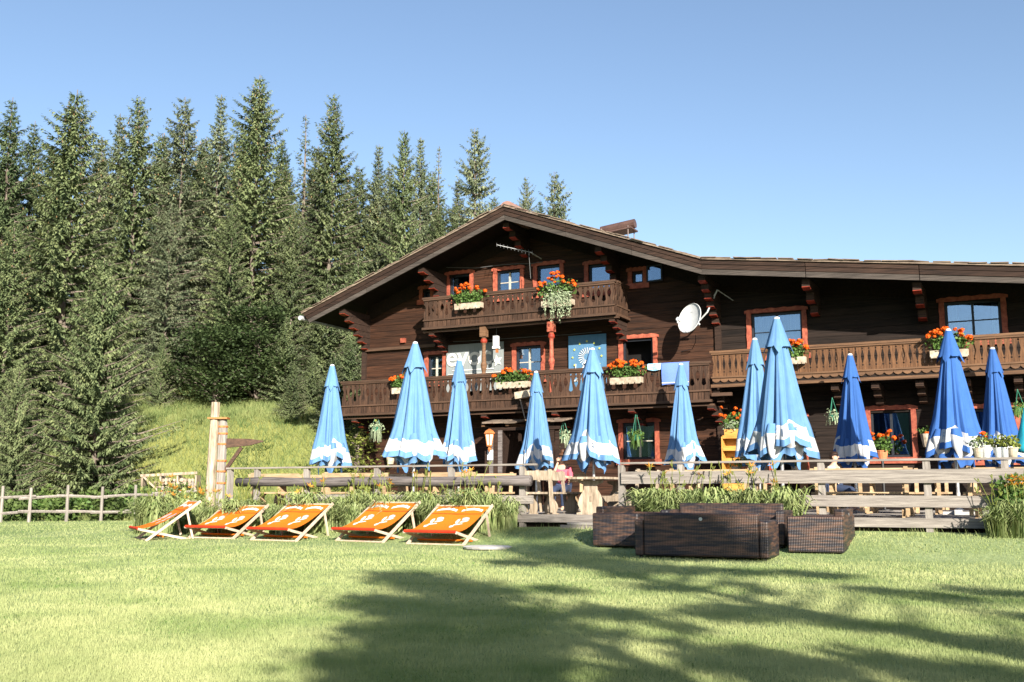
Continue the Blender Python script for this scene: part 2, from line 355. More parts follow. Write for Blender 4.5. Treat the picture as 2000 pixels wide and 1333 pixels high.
# ================================================================== chalet
CH = thing('chalet', 'dark brown timber chalet with carved balconies and a wide gable roof', 'house')
TOP = [(-21.31, 6.88), (-13.86, 9.60), (-7.81, 7.35), (6.0, 5.66)]
def ztop(x):
    return float(np.interp(x, [p[0] for p in TOP], [p[1] for p in TOP]))
def zwall(x): return ztop(x) - .30
random.seed(5)
PXW = dict(   # outer edge of the painted surround in the photo, wall plane
    w_low_l=(828, 683, 872, 752), w_low_m=(999, 665, 1065, 745), w_low_r=(1207, 650, 1285, 728),
    w_wing_l=(1457, 597, 1578, 700), w_wing_r=(1833, 573, 1969, 672),
    w_att_0=(818, 557, 848, 592), w_att_1=(870, 528, 925, 590), w_att_2=(962, 517, 1024, 585), w_att_3=(1040, 507, 1102, 578),
    w_att_4=(1140, 504, 1208, 575), w_att_5=(1225, 521, 1265, 561),
    g_mid=(1207, 815, 1289, 905), g_door=(1500, 804, 1580, 942), g_wide=(1690, 789, 1793, 902), g_right=(1885, 785, 1996, 905))
OP = {}
for k, (a, b, c, d) in PXW.items():
    p = W(a, (b + d) / 2, -.03); q = W(c, (b + d) / 2, -.03)
    z1 = (W(a, b, -.03)[2] + W(c, b, -.03)[2]) / 2; z0 = (W(a, d, -.03)[2] + W(c, d, -.03)[2]) / 2
    OP[k] = [float(p[0]), float(q[0]), float(z0), float(z1)]
for k in ('g_mid', 'g_wide', 'g_right', 'g_door'):                      # tops were read at both corners of a rising line
    a, b, c, d = PXW[k]; OP[k][3] = float(W(c, b, -.03)[2])
for k in ('w_att_2', 'w_att_3', 'w_att_4', 'w_low_m', 'w_low_r', 'w_low_l', 'w_wing_l', 'w_wing_r'):
    a, b, c, d = PXW[k]; OP[k][3] = float(W(a, b, -.03)[2] * .4 + W(c, b, -.03)[2] * .6) - .03
DOORX = (float(W(962, 880, 0)[0]), float(W(1040, 880, 0)[0]), .6, float(W(1000, 828, 0)[2]))
SB = .15                                                             # surround width
holes = [(a + SB * .8, b - SB * .8, c + (.10 if c > 1.2 else 0), d - SB * .8) for a, b, c, d in OP.values()] + [DOORX]
walls = [('wall', -20.0, -7.95, 'log'), ('wall', -7.80, 5.6, 'log2')]
for nm, X0, X1, mk in walls:
    bw = MB()
    xs_ = [X0] + [p[0] for p in TOP if X0 < p[0] < X1] + [X1]
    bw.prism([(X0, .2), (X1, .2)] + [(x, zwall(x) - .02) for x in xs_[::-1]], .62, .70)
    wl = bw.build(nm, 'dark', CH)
    z = .42; row = 0
    while z < 9.2:
        h = .192; zc = z + h / 2
        # interval under the roof
        g = [x for x in np.linspace(X0, X1, 600) if zwall(x) > z + h * .55]
        if len(g) < 3: z += h; row += 1; continue
        iv = [(g[0], g[-1])]
        for a, b, c, d in holes:
            if c < zc < d:
                nv = []
                for s, e in iv:
                    if b <= s or a >= e: nv.append((s, e)); continue
                    if a > s: nv.append((s, a))
                    if b < e: nv.append((b, e))
                iv = nv
        for s, e in iv:
            if e - s < .12: continue
            y = .07 + random.uniform(-.008, .008)
            piece('log', wl, ((s + e) / 2, y, zc), (e - s, .14, h - .009), mk)
        z += h; row += 1
for x, a, b in ((-20.02, .3, ztop(-20) - .45), (-7.875, .3, ztop(-7.9) - .42)):
    piece('corner_post', CH, (x, .03, (a + b) / 2), (.17, .22, b - a), 'fascia')
sb = MB(); sb.prism([(-20.08, .2), (-19.95, .2), (-19.95, 7.0), (-20.08, 6.95)], .2, 14); sb.prism([(5.6, .2), (5.7, .2), (5.7, 5.4), (5.6, 5.4)], .2, 14)
sb.prism([(-20.0, .2), (5.6, .2), (5.6, 5.4), (-7.8, 7.0), (-13.86, 9.25), (-20, 7.0)], 13.9, 14.0); sb.build('side_wall', 'log2', CH)
bb = MB(); bb.box((-7.2, .1, .32), (25.9, .5, .5)); bb.build('plinth', 'stone', CH)
# long ledge beam and small junction box on the lit end wall
p = W(720, 684, 0); q = W(800, 676, 0)
piece('ledge_beam', CH, ((p[0] + q[0]) / 2 + .5, -.05, p[2] - .02), (q[0] - p[0] + 1.1, .14, .10), 'rail')
p = W(789, 666, 0); piece('junction_box', CH, (p[0], -.05, p[2]), (.17, .10, .15), 'surround')

def wavy(x, z0, z1, side, amp, n=14):
    return [(x + side * (amp * .5 * (1 - math.cos(2 * PI * 3 * i / n)) + amp * .25 * math.sin(5.1 * i)), z0 + (z1 - z0) * i / n) for i in range(n + 1)]
def window(key, panes=2, curtain=None, bar=True, opened=False, surround=True, deep=.10, sill=True, transom=.5):
    x0, x1, z0, z1 = OP[key]; s = SB; xi0, xi1, zi0, zi1 = x0 + s, x1 - s, z0 + (s * .8 if z0 > 1.2 else .02), z1 - s
    wn = MB(); f = .055
    for a, b, c, d in ((xi0, xi0 + f, zi0, zi1), (xi1 - f, xi1, zi0, zi1), (xi0 + f, xi1 - f, zi1 - f, zi1), (xi0 + f, xi1 - f, zi0, zi0 + f)):
        wn.box(((a + b) / 2, deep - .02, (c + d) / 2), (b - a, .07, d - c))
    wo_ = wn.build('window', 'frame', CH)
    if surround:
        m = MB()
        L = wavy(x0 + .03, z0, z1 - s * .9, -1, .022); m.prism([(xi0, z1 - s * .9), (xi0, z0)] + L, -.045, .02)
        m2 = wavy(x1 - .03, z0, z1 - s * .9, 1, .022); m.prism([(xi1, z0)] + m2 + [(xi1, z1 - s * .9)], -.045, .02)
        n = 16; topo = [(x0 - .03 + (x1 - x0 + .06) * i / n, z1 - .02 + (.014 * math.cos(i * 1.9)) - (.05 if i in (0, n) else 0)) for i in range(n + 1)]
        m.prism([(x0 - .03, z1 - s * .9 + .002), (x1 + .03, z1 - s * .9 + .002)] + topo[::-1], -.055, .02)
        if sill and z0 > 1.2: m.prism([(x0 - .05, z0 - .05), (x1 + .05, z0 - .05), (x1 + .05, z0 + s * .75), (x0 - .05, z0 + s * .75)], -.075, -.046)
        m.build('surround', 'surround', wo_)
    # jamb lining
    j = MB(); dp = .45
    for a, b, c, d in ((xi0 - .03, xi0 - .004, zi0, zi1), (xi1 + .004, xi1 + .03, zi0, zi1), (xi0 - .03, xi1 + .03, zi1 + .004, zi1 + .03), (xi0 - .03, xi1 + .03, zi0 - .03, zi0 - .004)):
        j.box(((a + b) / 2, dp / 2, (c + d) / 2), (b - a, dp, d - c))
    j.build('jamb', 'log2', wo_)
    A0, A1, B0, B1 = xi0 + f, xi1 - f, zi0 + f, zi1 - f
    wd = (A1 - A0) / panes
    for i in range(panes):
        a, b = A0 + i * wd, A0 + (i + 1) * wd
        if opened: break
        zt = B0 + (B1 - B0) * transom
        rows = ((B0, zt), (zt, B1)) if bar else ((B0, B1),)
        for c, d in rows:
            g = MB(); g.box(((a + b) / 2, deep + .003, (c + d) / 2), (b - a - .035, .006, d - c - .03)); g.build('pane', 'glass', wo_)
        if bar:
            piece('glazing_bar', wo_, ((a + b) / 2, deep, zt), (b - a - .05, .035, .028), 'frame' if key.startswith('w_w') else 'framew')
        if i: piece('mullion', wo_, (a, deep - .005, (B0 + B1) / 2), (.06, .05, B1 - B0), 'frame' if key.startswith(('w_w', 'g_w')) else 'framew')
    if opened:
        lf = piece('casement', wo_, (A1 - .03, .33, (B0 + B1) / 2), (.035, .42, B1 - B0), 'frame')
        g = MB(); g.box((A1 - .055, .33, (B0 + B1) / 2), (.005, .33, B1 - B0 - .15)); g.build('pane', 'glass', wo_)
    for c in (curtain or []):
        a, b, zt = c; a = A0 + (A1 - A0) * a; b = A0 + (A1 - A0) * b
        m = MB(); n = 22
        vs = []; fs = []
        for i in range(n + 1):
            x = a + (b - a) * i / n; y = .20 + .022 * math.sin(i * 1.9)
            vs += [(x, y, B0 + (B1 - B0) * (1 - zt)), (x, y, B1 - .02)]
        fs = [(2 * i, 2 * i + 2, 2 * i + 3, 2 * i + 1) for i in range(n)]
        m.add(vs, fs); m.build('curtain', 'curtain', wo_, smooth=True)
    return wo_
window('w_low_l', 2, [(0, .2, 1)]); window('w_low_m', 2); window('w_low_r', 1, opened=True, bar=False)
window('w_wing_l', 2, [(0, 1, 1)], transom=.55); window('w_wing_r', 2, [(0, .22, 1), (.86, 1, 1)], transom=.5)
window('w_att_0', 1, [(0, .5, 1)], bar=False, sill=True); window('w_att_1', 1, [(0, .25, 1)], bar=False); window('w_att_2', 2, [(0, .22, 1)], transom=.55)
window('w_att_3', 1, bar=False); window('w_att_4', 1, bar=False); window('w_att_5', 1, [(.3, .75, 1)], bar=False)
window('g_mid', 2, [(0, .32, 1), (.72, 1, 1)], transom=.5); window('g_wide', 2, bar=False)
window('g_door', 1, bar=False, opened=True); window('g_right', 2, [(0, .15, 1)])
# the small attic casement standing open to the right of its frame
p = W(1266, 538, -.35); x1 = OP['w_att_5'][1]; z0, z1 = OP['w_att_5'][2] + .1, OP['w_att_5'][3] - .02
cs = MB()
for a, b, c, d in ((0, .05, z0, z1), (.47, .52, z0, z1), (.05, .47, z0, z0 + .05), (.05, .47, z1 - .05, z1)): cs.box(((a + b) / 2, 0, (c + d) / 2), (b - a, .03, d - c))
co = cs.build('casement', 'frame', CH); co.location = (x1 - .02, -.07, 0); co.rotation_euler = (0, 0, R_(-8))
g = MB(); g.box((.26, -.004, (z0 + z1) / 2), (.42, .006, z1 - z0 - .1)); g.build('pane', 'glass', co)
# entrance: dark opening with a door leaf standing ajar
dr = MB(); dr.box((DOORX[1] - .42, .32, (DOORX[2] + DOORX[3]) / 2), (.60, .06, DOORX[3] - DOORX[2] - .04))
for zz in (1.2, 2.1): dr.box((DOORX[1] - .42, .28, zz), (.42, .03, .6))
do = dr.build('door', 'soffit', CH); h = MB(); h.tube([(DOORX[1] - .66, .27, 1.62), (DOORX[1] - .66, .2, 1.62), (DOORX[1] - .56, .2, 1.62)], .015, 6); h.build('handle', 'alu', do)
# leaf of the second door, opened outwards, seen edge on
p = W(1570, 860, -.35)
d2 = piece('door', CH, (OP['g_door'][1] - .10, -.40, 1.55), (.06, .78, 1.95), 'rail2')
h = MB(); h.tube([(OP['g_door'][1] - .15, -.7, 1.62), (OP['g_door'][1] - .2, -.7, 1.62), (OP['g_door'][1] - .2, -.6, 1.62)], .014, 6); h.build('latch', 'alu', CH)

# ---- roof
RF = MB()
def slope(m, a, b, t0, t1, y0, y1, ext=0):
    (xa, za), (xb, zb) = a, b
    m.prism([(xa, za - t1), (xb, zb - t1), (xb, zb - t0), (xa, za - t0)], y0, y1)
for i in range(3): slope(RF, TOP[i], TOP[i + 1], .0, .10, -1.70, 14.6)
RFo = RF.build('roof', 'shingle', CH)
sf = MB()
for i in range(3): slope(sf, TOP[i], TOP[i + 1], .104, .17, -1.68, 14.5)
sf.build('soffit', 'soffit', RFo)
for i in range(3):
    a, b = TOP[i], TOP[i + 1]; e = .0
    a2 = a if i else (a[0], a[1])
    for j, (t0, t1, y, mk) in enumerate(((.035, .155, -1.775, 'fascia'), (.160, .285, -1.755, 'fascia'), (.290, .435, -1.735, 'fascia_pale'))):
        L = math.hypot(b[0] - a[0], b[1] - a[1]); n = 3 if i < 2 else 5
        for q in range(n):                                            # boards butted end to end
            u0, u1 = q / n + (0.0007 if q else 0), (q + 1) / n - .0007
            cut = .62 * t1 if (i == 0 and q == 0) else 0
            A = (a[0] + (b[0] - a[0]) * u0, a[1] + (b[1] - a[1]) * u0); B = (a[0] + (b[0] - a[0]) * u1, a[1] + (b[1] - a[1]) * u1)
            m = MB(); c0 = .62 * t0 if cut else 0; sl_ = (b[1] - a[1]) / (b[0] - a[0]); jt = random.uniform(-.004, .004)
            m.prism([(A[0] + cut, A[1] - t1 + cut * sl_ * 1), (B[0], B[1] - t1), (B[0], B[1] - t0), (A[0] + c0, A[1] - t0 + c0 * sl_)], y + jt, y + .05 + jt)
            m.build('fascia_board', mk, RFo)
    m = MB(); m.prism([(a[0] - .02, a[1] - .03), (b[0] + .02, b[1] - .03), (b[0] + .02, b[1] + .012), (a[0] - .02, a[1] + .012)], -1.82, -1.70); m.build('drip_edge', 'shingle', RFo)
# uneven shingle ends along the verge
m = MB(); rnd = random.Random(3)
for i in range(3):
    a, b = TOP[i], TOP[i + 1]; L = math.hypot(b[0] - a[0], b[1] - a[1]); ang = math.atan2(b[1] - a[1], b[0] - a[0]); n = int(L / .42)
    for q in range(n):
        u = (q + rnd.uniform(.3, .7)) / n; x = a[0] + (b[0] - a[0]) * u; z = a[1] + (b[1] - a[1]) * u
        m.box((x, -1.78 + rnd.uniform(-.02, .05), z + .022 + rnd.uniform(0, .022)), (.40, .16, .022), Matrix.Rotation(-ang + rnd.uniform(-.05, .05), 3, 'Y'))
so_ = m.build('verge_shingles', 'shingle', RFo); so_['kind'] = 'stuff'
m = MB(); m.tube([(-13.86, -1.60, 9.52), (-13.86, 6, 9.52), (-13.86, 14.5, 9.52)], [.26, .26, .26], 18); m.build('ridge_cap', 'pinkmetal', RFo, smooth=False)
m = MB(); m.tube([(TOP[0][0] - .08, -1.8, TOP[0][1] - .16), (TOP[0][0] - .08, 14.5, TOP[0][1] - .16)], .08, 10); m.build('gutter', 'zinc', RFo)
# cowl over the chimney behind the verge
cw = MB(); c = W(1208, 448, 3.5); cx, cz = float(c[0]), float(c[2])
zr = ztop(cx)
cw.tube([(cx - .62, 3.5, cz - .0), (cx + .6, 3.5, cz + .13)], [.16, .16], 12)
for dx in (-.5, .45):
    for dy in (-.3, .3): cw.tube([(cx + dx, 3.5 + dy, zr - .1), (cx + dx, 3.5 + dy, cz)], .02, 6)
cw.box((cx, 3.5, cz - .12), (1.15, .7, .05), Matrix.Rotation(-.1, 3, 'Y'))
cwo = cw.build('chimney_cowl', 'brownmetal', RFo)
ck = MB(); ck.box((cx, 3.5, zr + .02), (.9, .6, .5)); ck.build('chimney', 'brownmetal', RFo)

for i in range(3):
    a, b = TOP[i], TOP[i + 1]; xa = max(a[0], -19.9); xb = min(b[0], 5.5)
    m = MB(); m.prism([(xa, ztop(xa) - .62), (xb, ztop(xb) - .62), (xb, ztop(xb) - .16), (xa, ztop(xa) - .16)], -.04, -.012); m.build('gable_trim_board', 'soffit', RFo)
# ---- purlins with stepped corbels
def corbel(x, zt, n, L, w=.20, st=.165, redk='red', mk='fascia', y_end=0.0, purlin=True, curve=.9):
    m = MB(); ends = []
    for i in range(n):
        l = L * (1 - (i / n) ** curve) if n > 1 else L
        if i == 0: l = L
        z1 = zt - i * st; z0 = z1 - st + .012
        yy = -l; h = z1 - z0
        pts = [(y_end, z0), (y_end, z1), (yy, z1), (yy, z0 + h * .20), (yy + .05, z0 + h * .08), (yy + .16, z0)]
        vs = [(x - w / 2, y, z) for y, z in pts] + [(x + w / 2, y, z) for y, z in pts]; k = len(pts)
        m.add(vs, [tuple(range(k)), tuple(range(k, 2 * k))[::-1]] + [(a, a + k, (a + 1) % k + k, (a + 1) % k) for a in range(k)])
        pr = [(yy - .006, z0 + h * .22), (yy - .006, z0 + h * .16), (yy + .045, z0 + h * .08), (yy + .15, z0 - .006), (yy + .26, z0 - .006), (yy + .26, z0 + .004), (yy + .16, z0 + .004), (yy + .06, z0 + h * .15), (yy + .006, z0 + h * .18), (yy + .006, z0 + h * .22)]
        k = len(pr); ww = w + .006
        vs = [(x - ww / 2, y, z) for y, z in pr] + [(x + ww / 2, y, z) for y, z in pr]
        r = MB(); r.add(vs, [tuple(range(k)), tuple(range(k, 2 * k))[::-1]] + [(a, a + k, (a + 1) % k + k, (a + 1) % k) for a in range(k)]); ends.append(r)
    o = m.build('corbel', mk, CH)
    for r in ends: r.build('painted_end', redk, o)
    return o
for px, py, n in ((668, 598, 6), (822, 520, 5), (988, 437, 4), (1168, 487, 4), (1370, 540, 6), (1573, 545, 3), (1790, 550, 3)):
    x = float(W(px, py, -1.5)[0]); corbel(x, ztop(x) - .44, n, 1.5, st=.20 if n > 3 else .27)
for x in (3.0,): corbel(x, ztop(x) - .44, 3, 1.5, st=.27)

# ---- balconies
def bal_profile(w, h, style):
    n = 15; Lr = []; Rr = []
    def egg(t):
        if .93 < t: return 0
        if .83 < t <= .93: return .024 * math.sin((t - .83) / .10 * PI)          # round peg hole
        if .36 < t < .78: return .064 * math.sin((t - .36) / .42 * PI) ** .8
        return 0.0
    def tri(t):
        if .83 < t <= .93: return .026 * math.sin((t - .83) / .10 * PI)
        if .17 < t < .80: return .072 * ((.80 - t) / .63) ** .9 * min(1, (t - .17) / .05)
        return 0.0
    def slit(t):
        if .15 < t < .25: return .024 * math.sin((t - .15) / .10 * PI)
        if .28 < t < .82: return .014 + .026 * math.sin((t - .28) / .54 * PI) ** 2
        if .84 < t < .93: return .022 * math.sin((t - .84) / .09 * PI)
        return 0.0
    gl, gr = (egg, tri) if style == 'v' else (slit, slit)
    ts = [0, .15, .17, .20, .25, .32, .38, .46, .54, .62, .70, .76, .80, .83, .86, .88, .90, .93, 1]
    g = .003
    L = [(-w / 2 + g + gl(t), t * h) for t in ts]; R = [(w / 2 - g - gr(t), t * h) for t in ts]
    m = MB(); y0, y1 = -.014, .014
    vs = []
    for (a, z), (b, _) in zip(L, R): vs += [(a, y0, z), (b, y0, z), (b, y1, z), (a, y1, z)]
    fs = []
    for i in range(len(ts) - 1):
        p = 4 * i; q = p + 4; fs += [(p, p + 1, q + 1, q), (p + 2, p + 3, q + 3, q + 2), (p + 1, p + 2, q + 2, q + 1), (p + 3, p, q, q + 3)]
    k = 4 * (len(ts) - 1); fs += [(0, 3, 2, 1), (k, k + 1, k + 2, k + 3)]
    m.add(vs, fs); return m
def balcony(x0, x1, zt, zb, style, mk, rk, hb, returns=(), yf=-1.15, hs=.22):
    fl = MB(); n = 8
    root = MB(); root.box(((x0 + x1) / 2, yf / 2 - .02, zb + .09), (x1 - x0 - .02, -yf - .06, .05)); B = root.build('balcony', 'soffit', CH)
    pitch = .165; zm = zt - .09 - hb                                   # underside of balusters
    me = [None, None]
    for i in range(2):
        mb_ = bal_profile(pitch, hb, style)
        if i: mb_.v = [(-a, b, c) for a, b, c in mb_.v]; mb_.f = [f[::-1] for f in mb_.f]
        me[i] = mb_.mesh('baluster_board', mk)
    cnt = int(round((x1 - x0) / pitch)); p_ = (x1 - x0) / cnt
    for i in range(cnt):
        o = bpy.data.objects.new('baluster', me[i % 2]); o.location = (x0 + (i + .5) * p_, yf + random.uniform(-.002, .002), zm); link(o, B)
        if style == 'v': piece('slat', B, (x0 + (i + .5) * p_, yf - .005, zm - .05 - hs / 2), (p_ - .016, .028, hs), mk)
    for xs2, rot in returns:
        for i in range(int((-yf - .1) / pitch)):
            o = bpy.data.objects.new('baluster', me[i % 2]); o.location = (xs2, yf + .1 + i * pitch, zm); o.rotation_euler = (0, 0, PI / 2); link(o, B)
            piece('slat', B, (xs2, yf + .1 + i * pitch, zm - .05 - hs / 2), (.028, pitch - .016, hs), mk)
        for zc, hh, ww in ((zt - .03, .06, .11), (zm + hb + .014, .05, .06), (zm - .024, .045, .07), (zm - .05 - hs - .04, .075, .09)):
            piece('side_rail', B, (xs2, yf / 2 + .03, zc), (ww, -yf - .12, hh), rk)
    e = .07 if returns else .0
    piece('handrail', B, ((x0 + x1) / 2, yf, zt - .03), (x1 - x0 + .1, .13, .06), rk)
    piece('top_rail', B, ((x0 + x1) / 2, yf - .022, zm + hb + .006), (x1 - x0 + .03, .055, .05), rk)
    piece('middle_rail', B, ((x0 + x1) / 2, yf - .025, zm - .022), (x1 - x0 + .04, .065, .045), rk)
    if style == 'v':
        piece('bottom_beam', B, ((x0 + x1) / 2, yf - .02, zm - .05 - hs - .035), (x1 - x0 + .1, .10, .07), rk)
        piece('bearer', B, ((x0 + x1) / 2, yf + .12, zb - .06), (x1 - x0 + .16, .12, .055), rk)
    else:
        m = MB(); n = int((x1 - x0) / .22); zz = zm - .05
        for i in range(n):                                            # scalloped valance
            a = x0 + i * (x1 - x0) / n; b = a + (x1 - x0) / n - .004
            m.prism([(a, zz), (a, zz - .05), (a + (b - a) * .25, zz - .10), ((a + b) / 2, zz - .115), (a + (b - a) * .75, zz - .10), (b, zz - .05), (b, zz)], yf - .03, yf + .0)
        m.build('valance', rk, B)
        piece('carved_board', B, ((x0 + x1) / 2, yf + .016, zm - .17), (x1 - x0, .025, .22), 'log2')
        piece('bottom_beam', B, ((x0 + x1) / 2, yf - .015, zb + .035), (x1 - x0 + .06, .12, .085), rk)
    for i in range(int((x1 - x0) / 1.6) + 1):
        piece('post', B, (x0 + .06 + i * (x1 - x0 - .12) / int((x1 - x0) / 1.6), yf + .055, zt - .5), (.07, .07, .86), rk)
    return B
balcony(-20.08, -7.84, 4.60, 3.46, 'v', 'bal', 'rail', .70)
balcony(-17.0, -10.58, 7.12, 6.10, 'v', 'bal', 'rail', .62, returns=((-17.02, 1), (-10.56, 1)), hs=.20)
balcony(-7.76, 5.4, 4.86, 3.86, 's', 'bal2', 'rail2', .62)
piece('end_beam', CH, (-7.5, -1.19, 3.66), (.55, .10, .09), 'rail')
for px, py in ((692, 815), (945, 812), (1083, 806), (1233, 798), (1388, 790)):       # main balcony brackets
    x = float(W(px, py, -1.05)[0]); corbel(x, 3.40, 3, 1.08, w=.17, st=.15)
for px in (842, 1195):
    x = float(W(px, 650, -1.05)[0]); corbel(x, 6.03, 4, 1.05, w=.17, st=.14)
for px in (1400, 1500, 1631, 1710, 1797, 1888, 1990): 
    x = float(W(px, 760, -1.0)[0]); corbel(x, 3.81, 3, 1.05, w=.19, st=.17, redk='rail', mk='fascia')
# turned columns between the two balconies
for px in (945, 1077):
    x = float(W(px, 690, -1.06)[0]); m = MB()
    m.lathe([(.07, 0), (.07, 1.0), (.075, 1.05), (.055, 1.10), (.085, 1.22), (.10, 1.32), (.07, 1.42), (.058, 1.75), (.06, 1.95), (.085, 2.02), (.095, 2.06), (.06, 2.10), (.08, 2.16)], 14, c=(x, -1.06, 3.56))
    m.box((x, -1.06, 5.90), (.20, .2, .30)); cl = m.build('column', 'surround' if px == 1077 else 'rail2', CH)
    m = MB(); m.lathe([(.088, 0), (.103, .04), (.100, .10), (.075, .13)], 14, c=(x, -1.06, 5.56)); m.build('painted_collar', 'red', cl)
# ---- entrance porch of planks
PO = MB(); a = W(947, 930, -1.35); b = W(981, 930, -1.35); xa, xb = float(a[0]), float(b[0])
pz = 2.85
PO.box(((xa + xb) / 2, -.75, .62), (xb - xa, 1.2, .06)); PR = PO.build('porch', 'deck', CH)
nn = 4
for i in range(nn):
    w_ = (xb - xa) / nn; piece('plank', PR, (xa + (i + .5) * w_, -1.35, (pz + .6) / 2 + random.uniform(-.01, .01)), (w_ - .012, .035, pz - .6), 'greydk' if i % 2 else 'fascia')
for i in range(6): piece('plank', PR, (xb - .02, -1.23 + i * .22, (pz + .6) / 2), (.035, .20, pz - .6), 'fascia')
for px in (1087,):
    x = float(W(px, 850, -1.3)[0])
    for i in range(3): piece('plank', PR, (x + (i - 1) * .14, -1.3 + i * .05, 1.9 - i * .18), (.13, .035, 2.5 - .35 * i), 'fascia')
x0 = float(W(941, 815, -1.5)[0]); x1 = float(W(1098, 815, -1.5)[0]); zr = 3.16
for i in range(7):
    s_ = (x1 - x0) / 7
    if i == 3: continue
    piece('roof_board', PR, (x0 + (i + .5) * s_, -1.05, zr - random.uniform(0, .03)), (s_ - .02, .95, .045), 'shingle', (R_(9), 0, random.uniform(-.02, .02)))
for px in (947, 994, 1040): 
    x = float(W(px, 820, -1.3)[0]); piece('beam', PR, (x, -.8, zr - .14), (.10, 1.25, .10), 'rail2')
piece('beam', PR, ((x0 + x1) / 2, -1.3, zr - .27), (x1 - x0 - .3, .09, .09), 'fascia')
# ================================================================== terrace
ZD = .58
DK = thing('terrace_deck', 'low weathered timber deck in front of the chalet', 'deck', (-9, -5, .3))
def wp(nm, par, c, d, k, rot=None):                                  # piece under a parent that is not at the origin
    o = piece(nm, par, (c[0] - par.location.x, c[1] - par.location.y, c[2] - par.location.z), d, k, rot); return o
rnd = random.Random(11)
y = -9.45
while y < -.15:
    x = -17.5 if y < -4 else -20.4
    while x < 5.6:
        L = min(rnd.uniform(5, 9), 5.6 - x); wp('plank', DK, (x + L / 2, y + .07, ZD - .02 + rnd.uniform(-.003, .003)), (L - .008, .134, .035), 'deck'); x += L
    y += .145
for xa, xb in ((-17.5, -13), (-12.99, -6), (-5.99, 5.6)):
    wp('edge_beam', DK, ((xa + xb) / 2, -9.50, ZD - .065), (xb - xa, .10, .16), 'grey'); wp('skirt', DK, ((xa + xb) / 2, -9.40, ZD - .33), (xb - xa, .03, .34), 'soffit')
# the two plank steps down to the lawn
ST = thing('terrace_step', 'two broad grey plank steps from the lawn up to the deck', 'steps', (-8.3, -9.9, .2))
x0 = float(G(1050, 1030, .4)[0]); xe = -6.3
for i, (yy, zz) in enumerate(((-9.72, .43), (-9.98, .27))):
    for j in range(2): wp('plank', ST, ((x0 + xe) / 2, yy - j * .13, zz), (xe - x0 - .1 * i, .12, .045), 'deck')
    wp('riser', ST, ((x0 + xe) / 2, yy - .17, zz - .09), (xe - x0 + .3, .04, .12), 'grey')
wp('support', ST, ((x0 + xe) / 2, -9.85, .16), (xe - x0 - .1, .3, .16), 'greydk')

def rail_run(label, xs_, posts, boards, hand):
    r = thing('terrace_railing', label, 'railing', ((xs_[0] + xs_[1]) / 2, -9.5, ZD), group='timber railings along the deck edge')
    for px in posts:
        x = float(W(px, 960, -9.5)[0]); g0 = tz(x, -9.55) - .05
        wp('post', r, (x, -9.47, (g0 + 1.57) / 2), (.115, .11, 1.57 - g0), 'greyv')
    for xa, xb, z, h, k, rnd_ in boards:
        if rnd_:
            m = MB(); n = 9
            m.tube([(xa + (xb - xa) * i / n - r.location.x, -9.62 - r.location.y, z - ZD + .012 * math.sin(i * 1.7)) for i in range(n + 1)], [h / 2 * (1 + .05 * math.sin(i * 2.3)) for i in range(n + 1)], 12)
            m.build('log_rail', k, r, smooth=True)
        else:
            n = max(1, int((xb - xa) / 4.2)); 
            for i in range(n): wp('board', r, (xa + (xb - xa) * (i + .5) / n, -9.56 - .003 * i, z + .012 * math.sin(i * 2 + xa)), ((xb - xa) / n - .012, .05, h), k, (0, rnd.uniform(-.003, .003), 0))
    for xa, xb in hand: 
        n = max(1, int((xb - xa) / 4))
        for i in range(n): wp('handrail', r, (xa + (xb - xa) * (i + .5) / n, -9.5, 1.60), ((xb - xa) / n - .006, .11, .038), 'grey')
    return r
X = lambda px: float(W(px, 950, -9.55)[0])
rail_run('silvery railing left of the steps with a dark round log below its handrail', (X(440), X(1046)), (447, 500, 597, 735, 880, 1020),
    [(X(468), X(1040), 1.265, .21, 'greydk', True), (X(560), X(1042), .90, .17, 'grey', False)], [(X(440), X(1046))])
rail_run('pale grey plank railing right of the steps, reaching out of the picture', (X(1212), 5.0), (1214, 1330, 1470, 1605, 1812, 1966),
    [(X(1214), X(2000) + .35, 1.325, .235, 'grey', False), (X(1400), X(1955), .875, .20, 'grey', False)], [(X(1211), 1.2)])

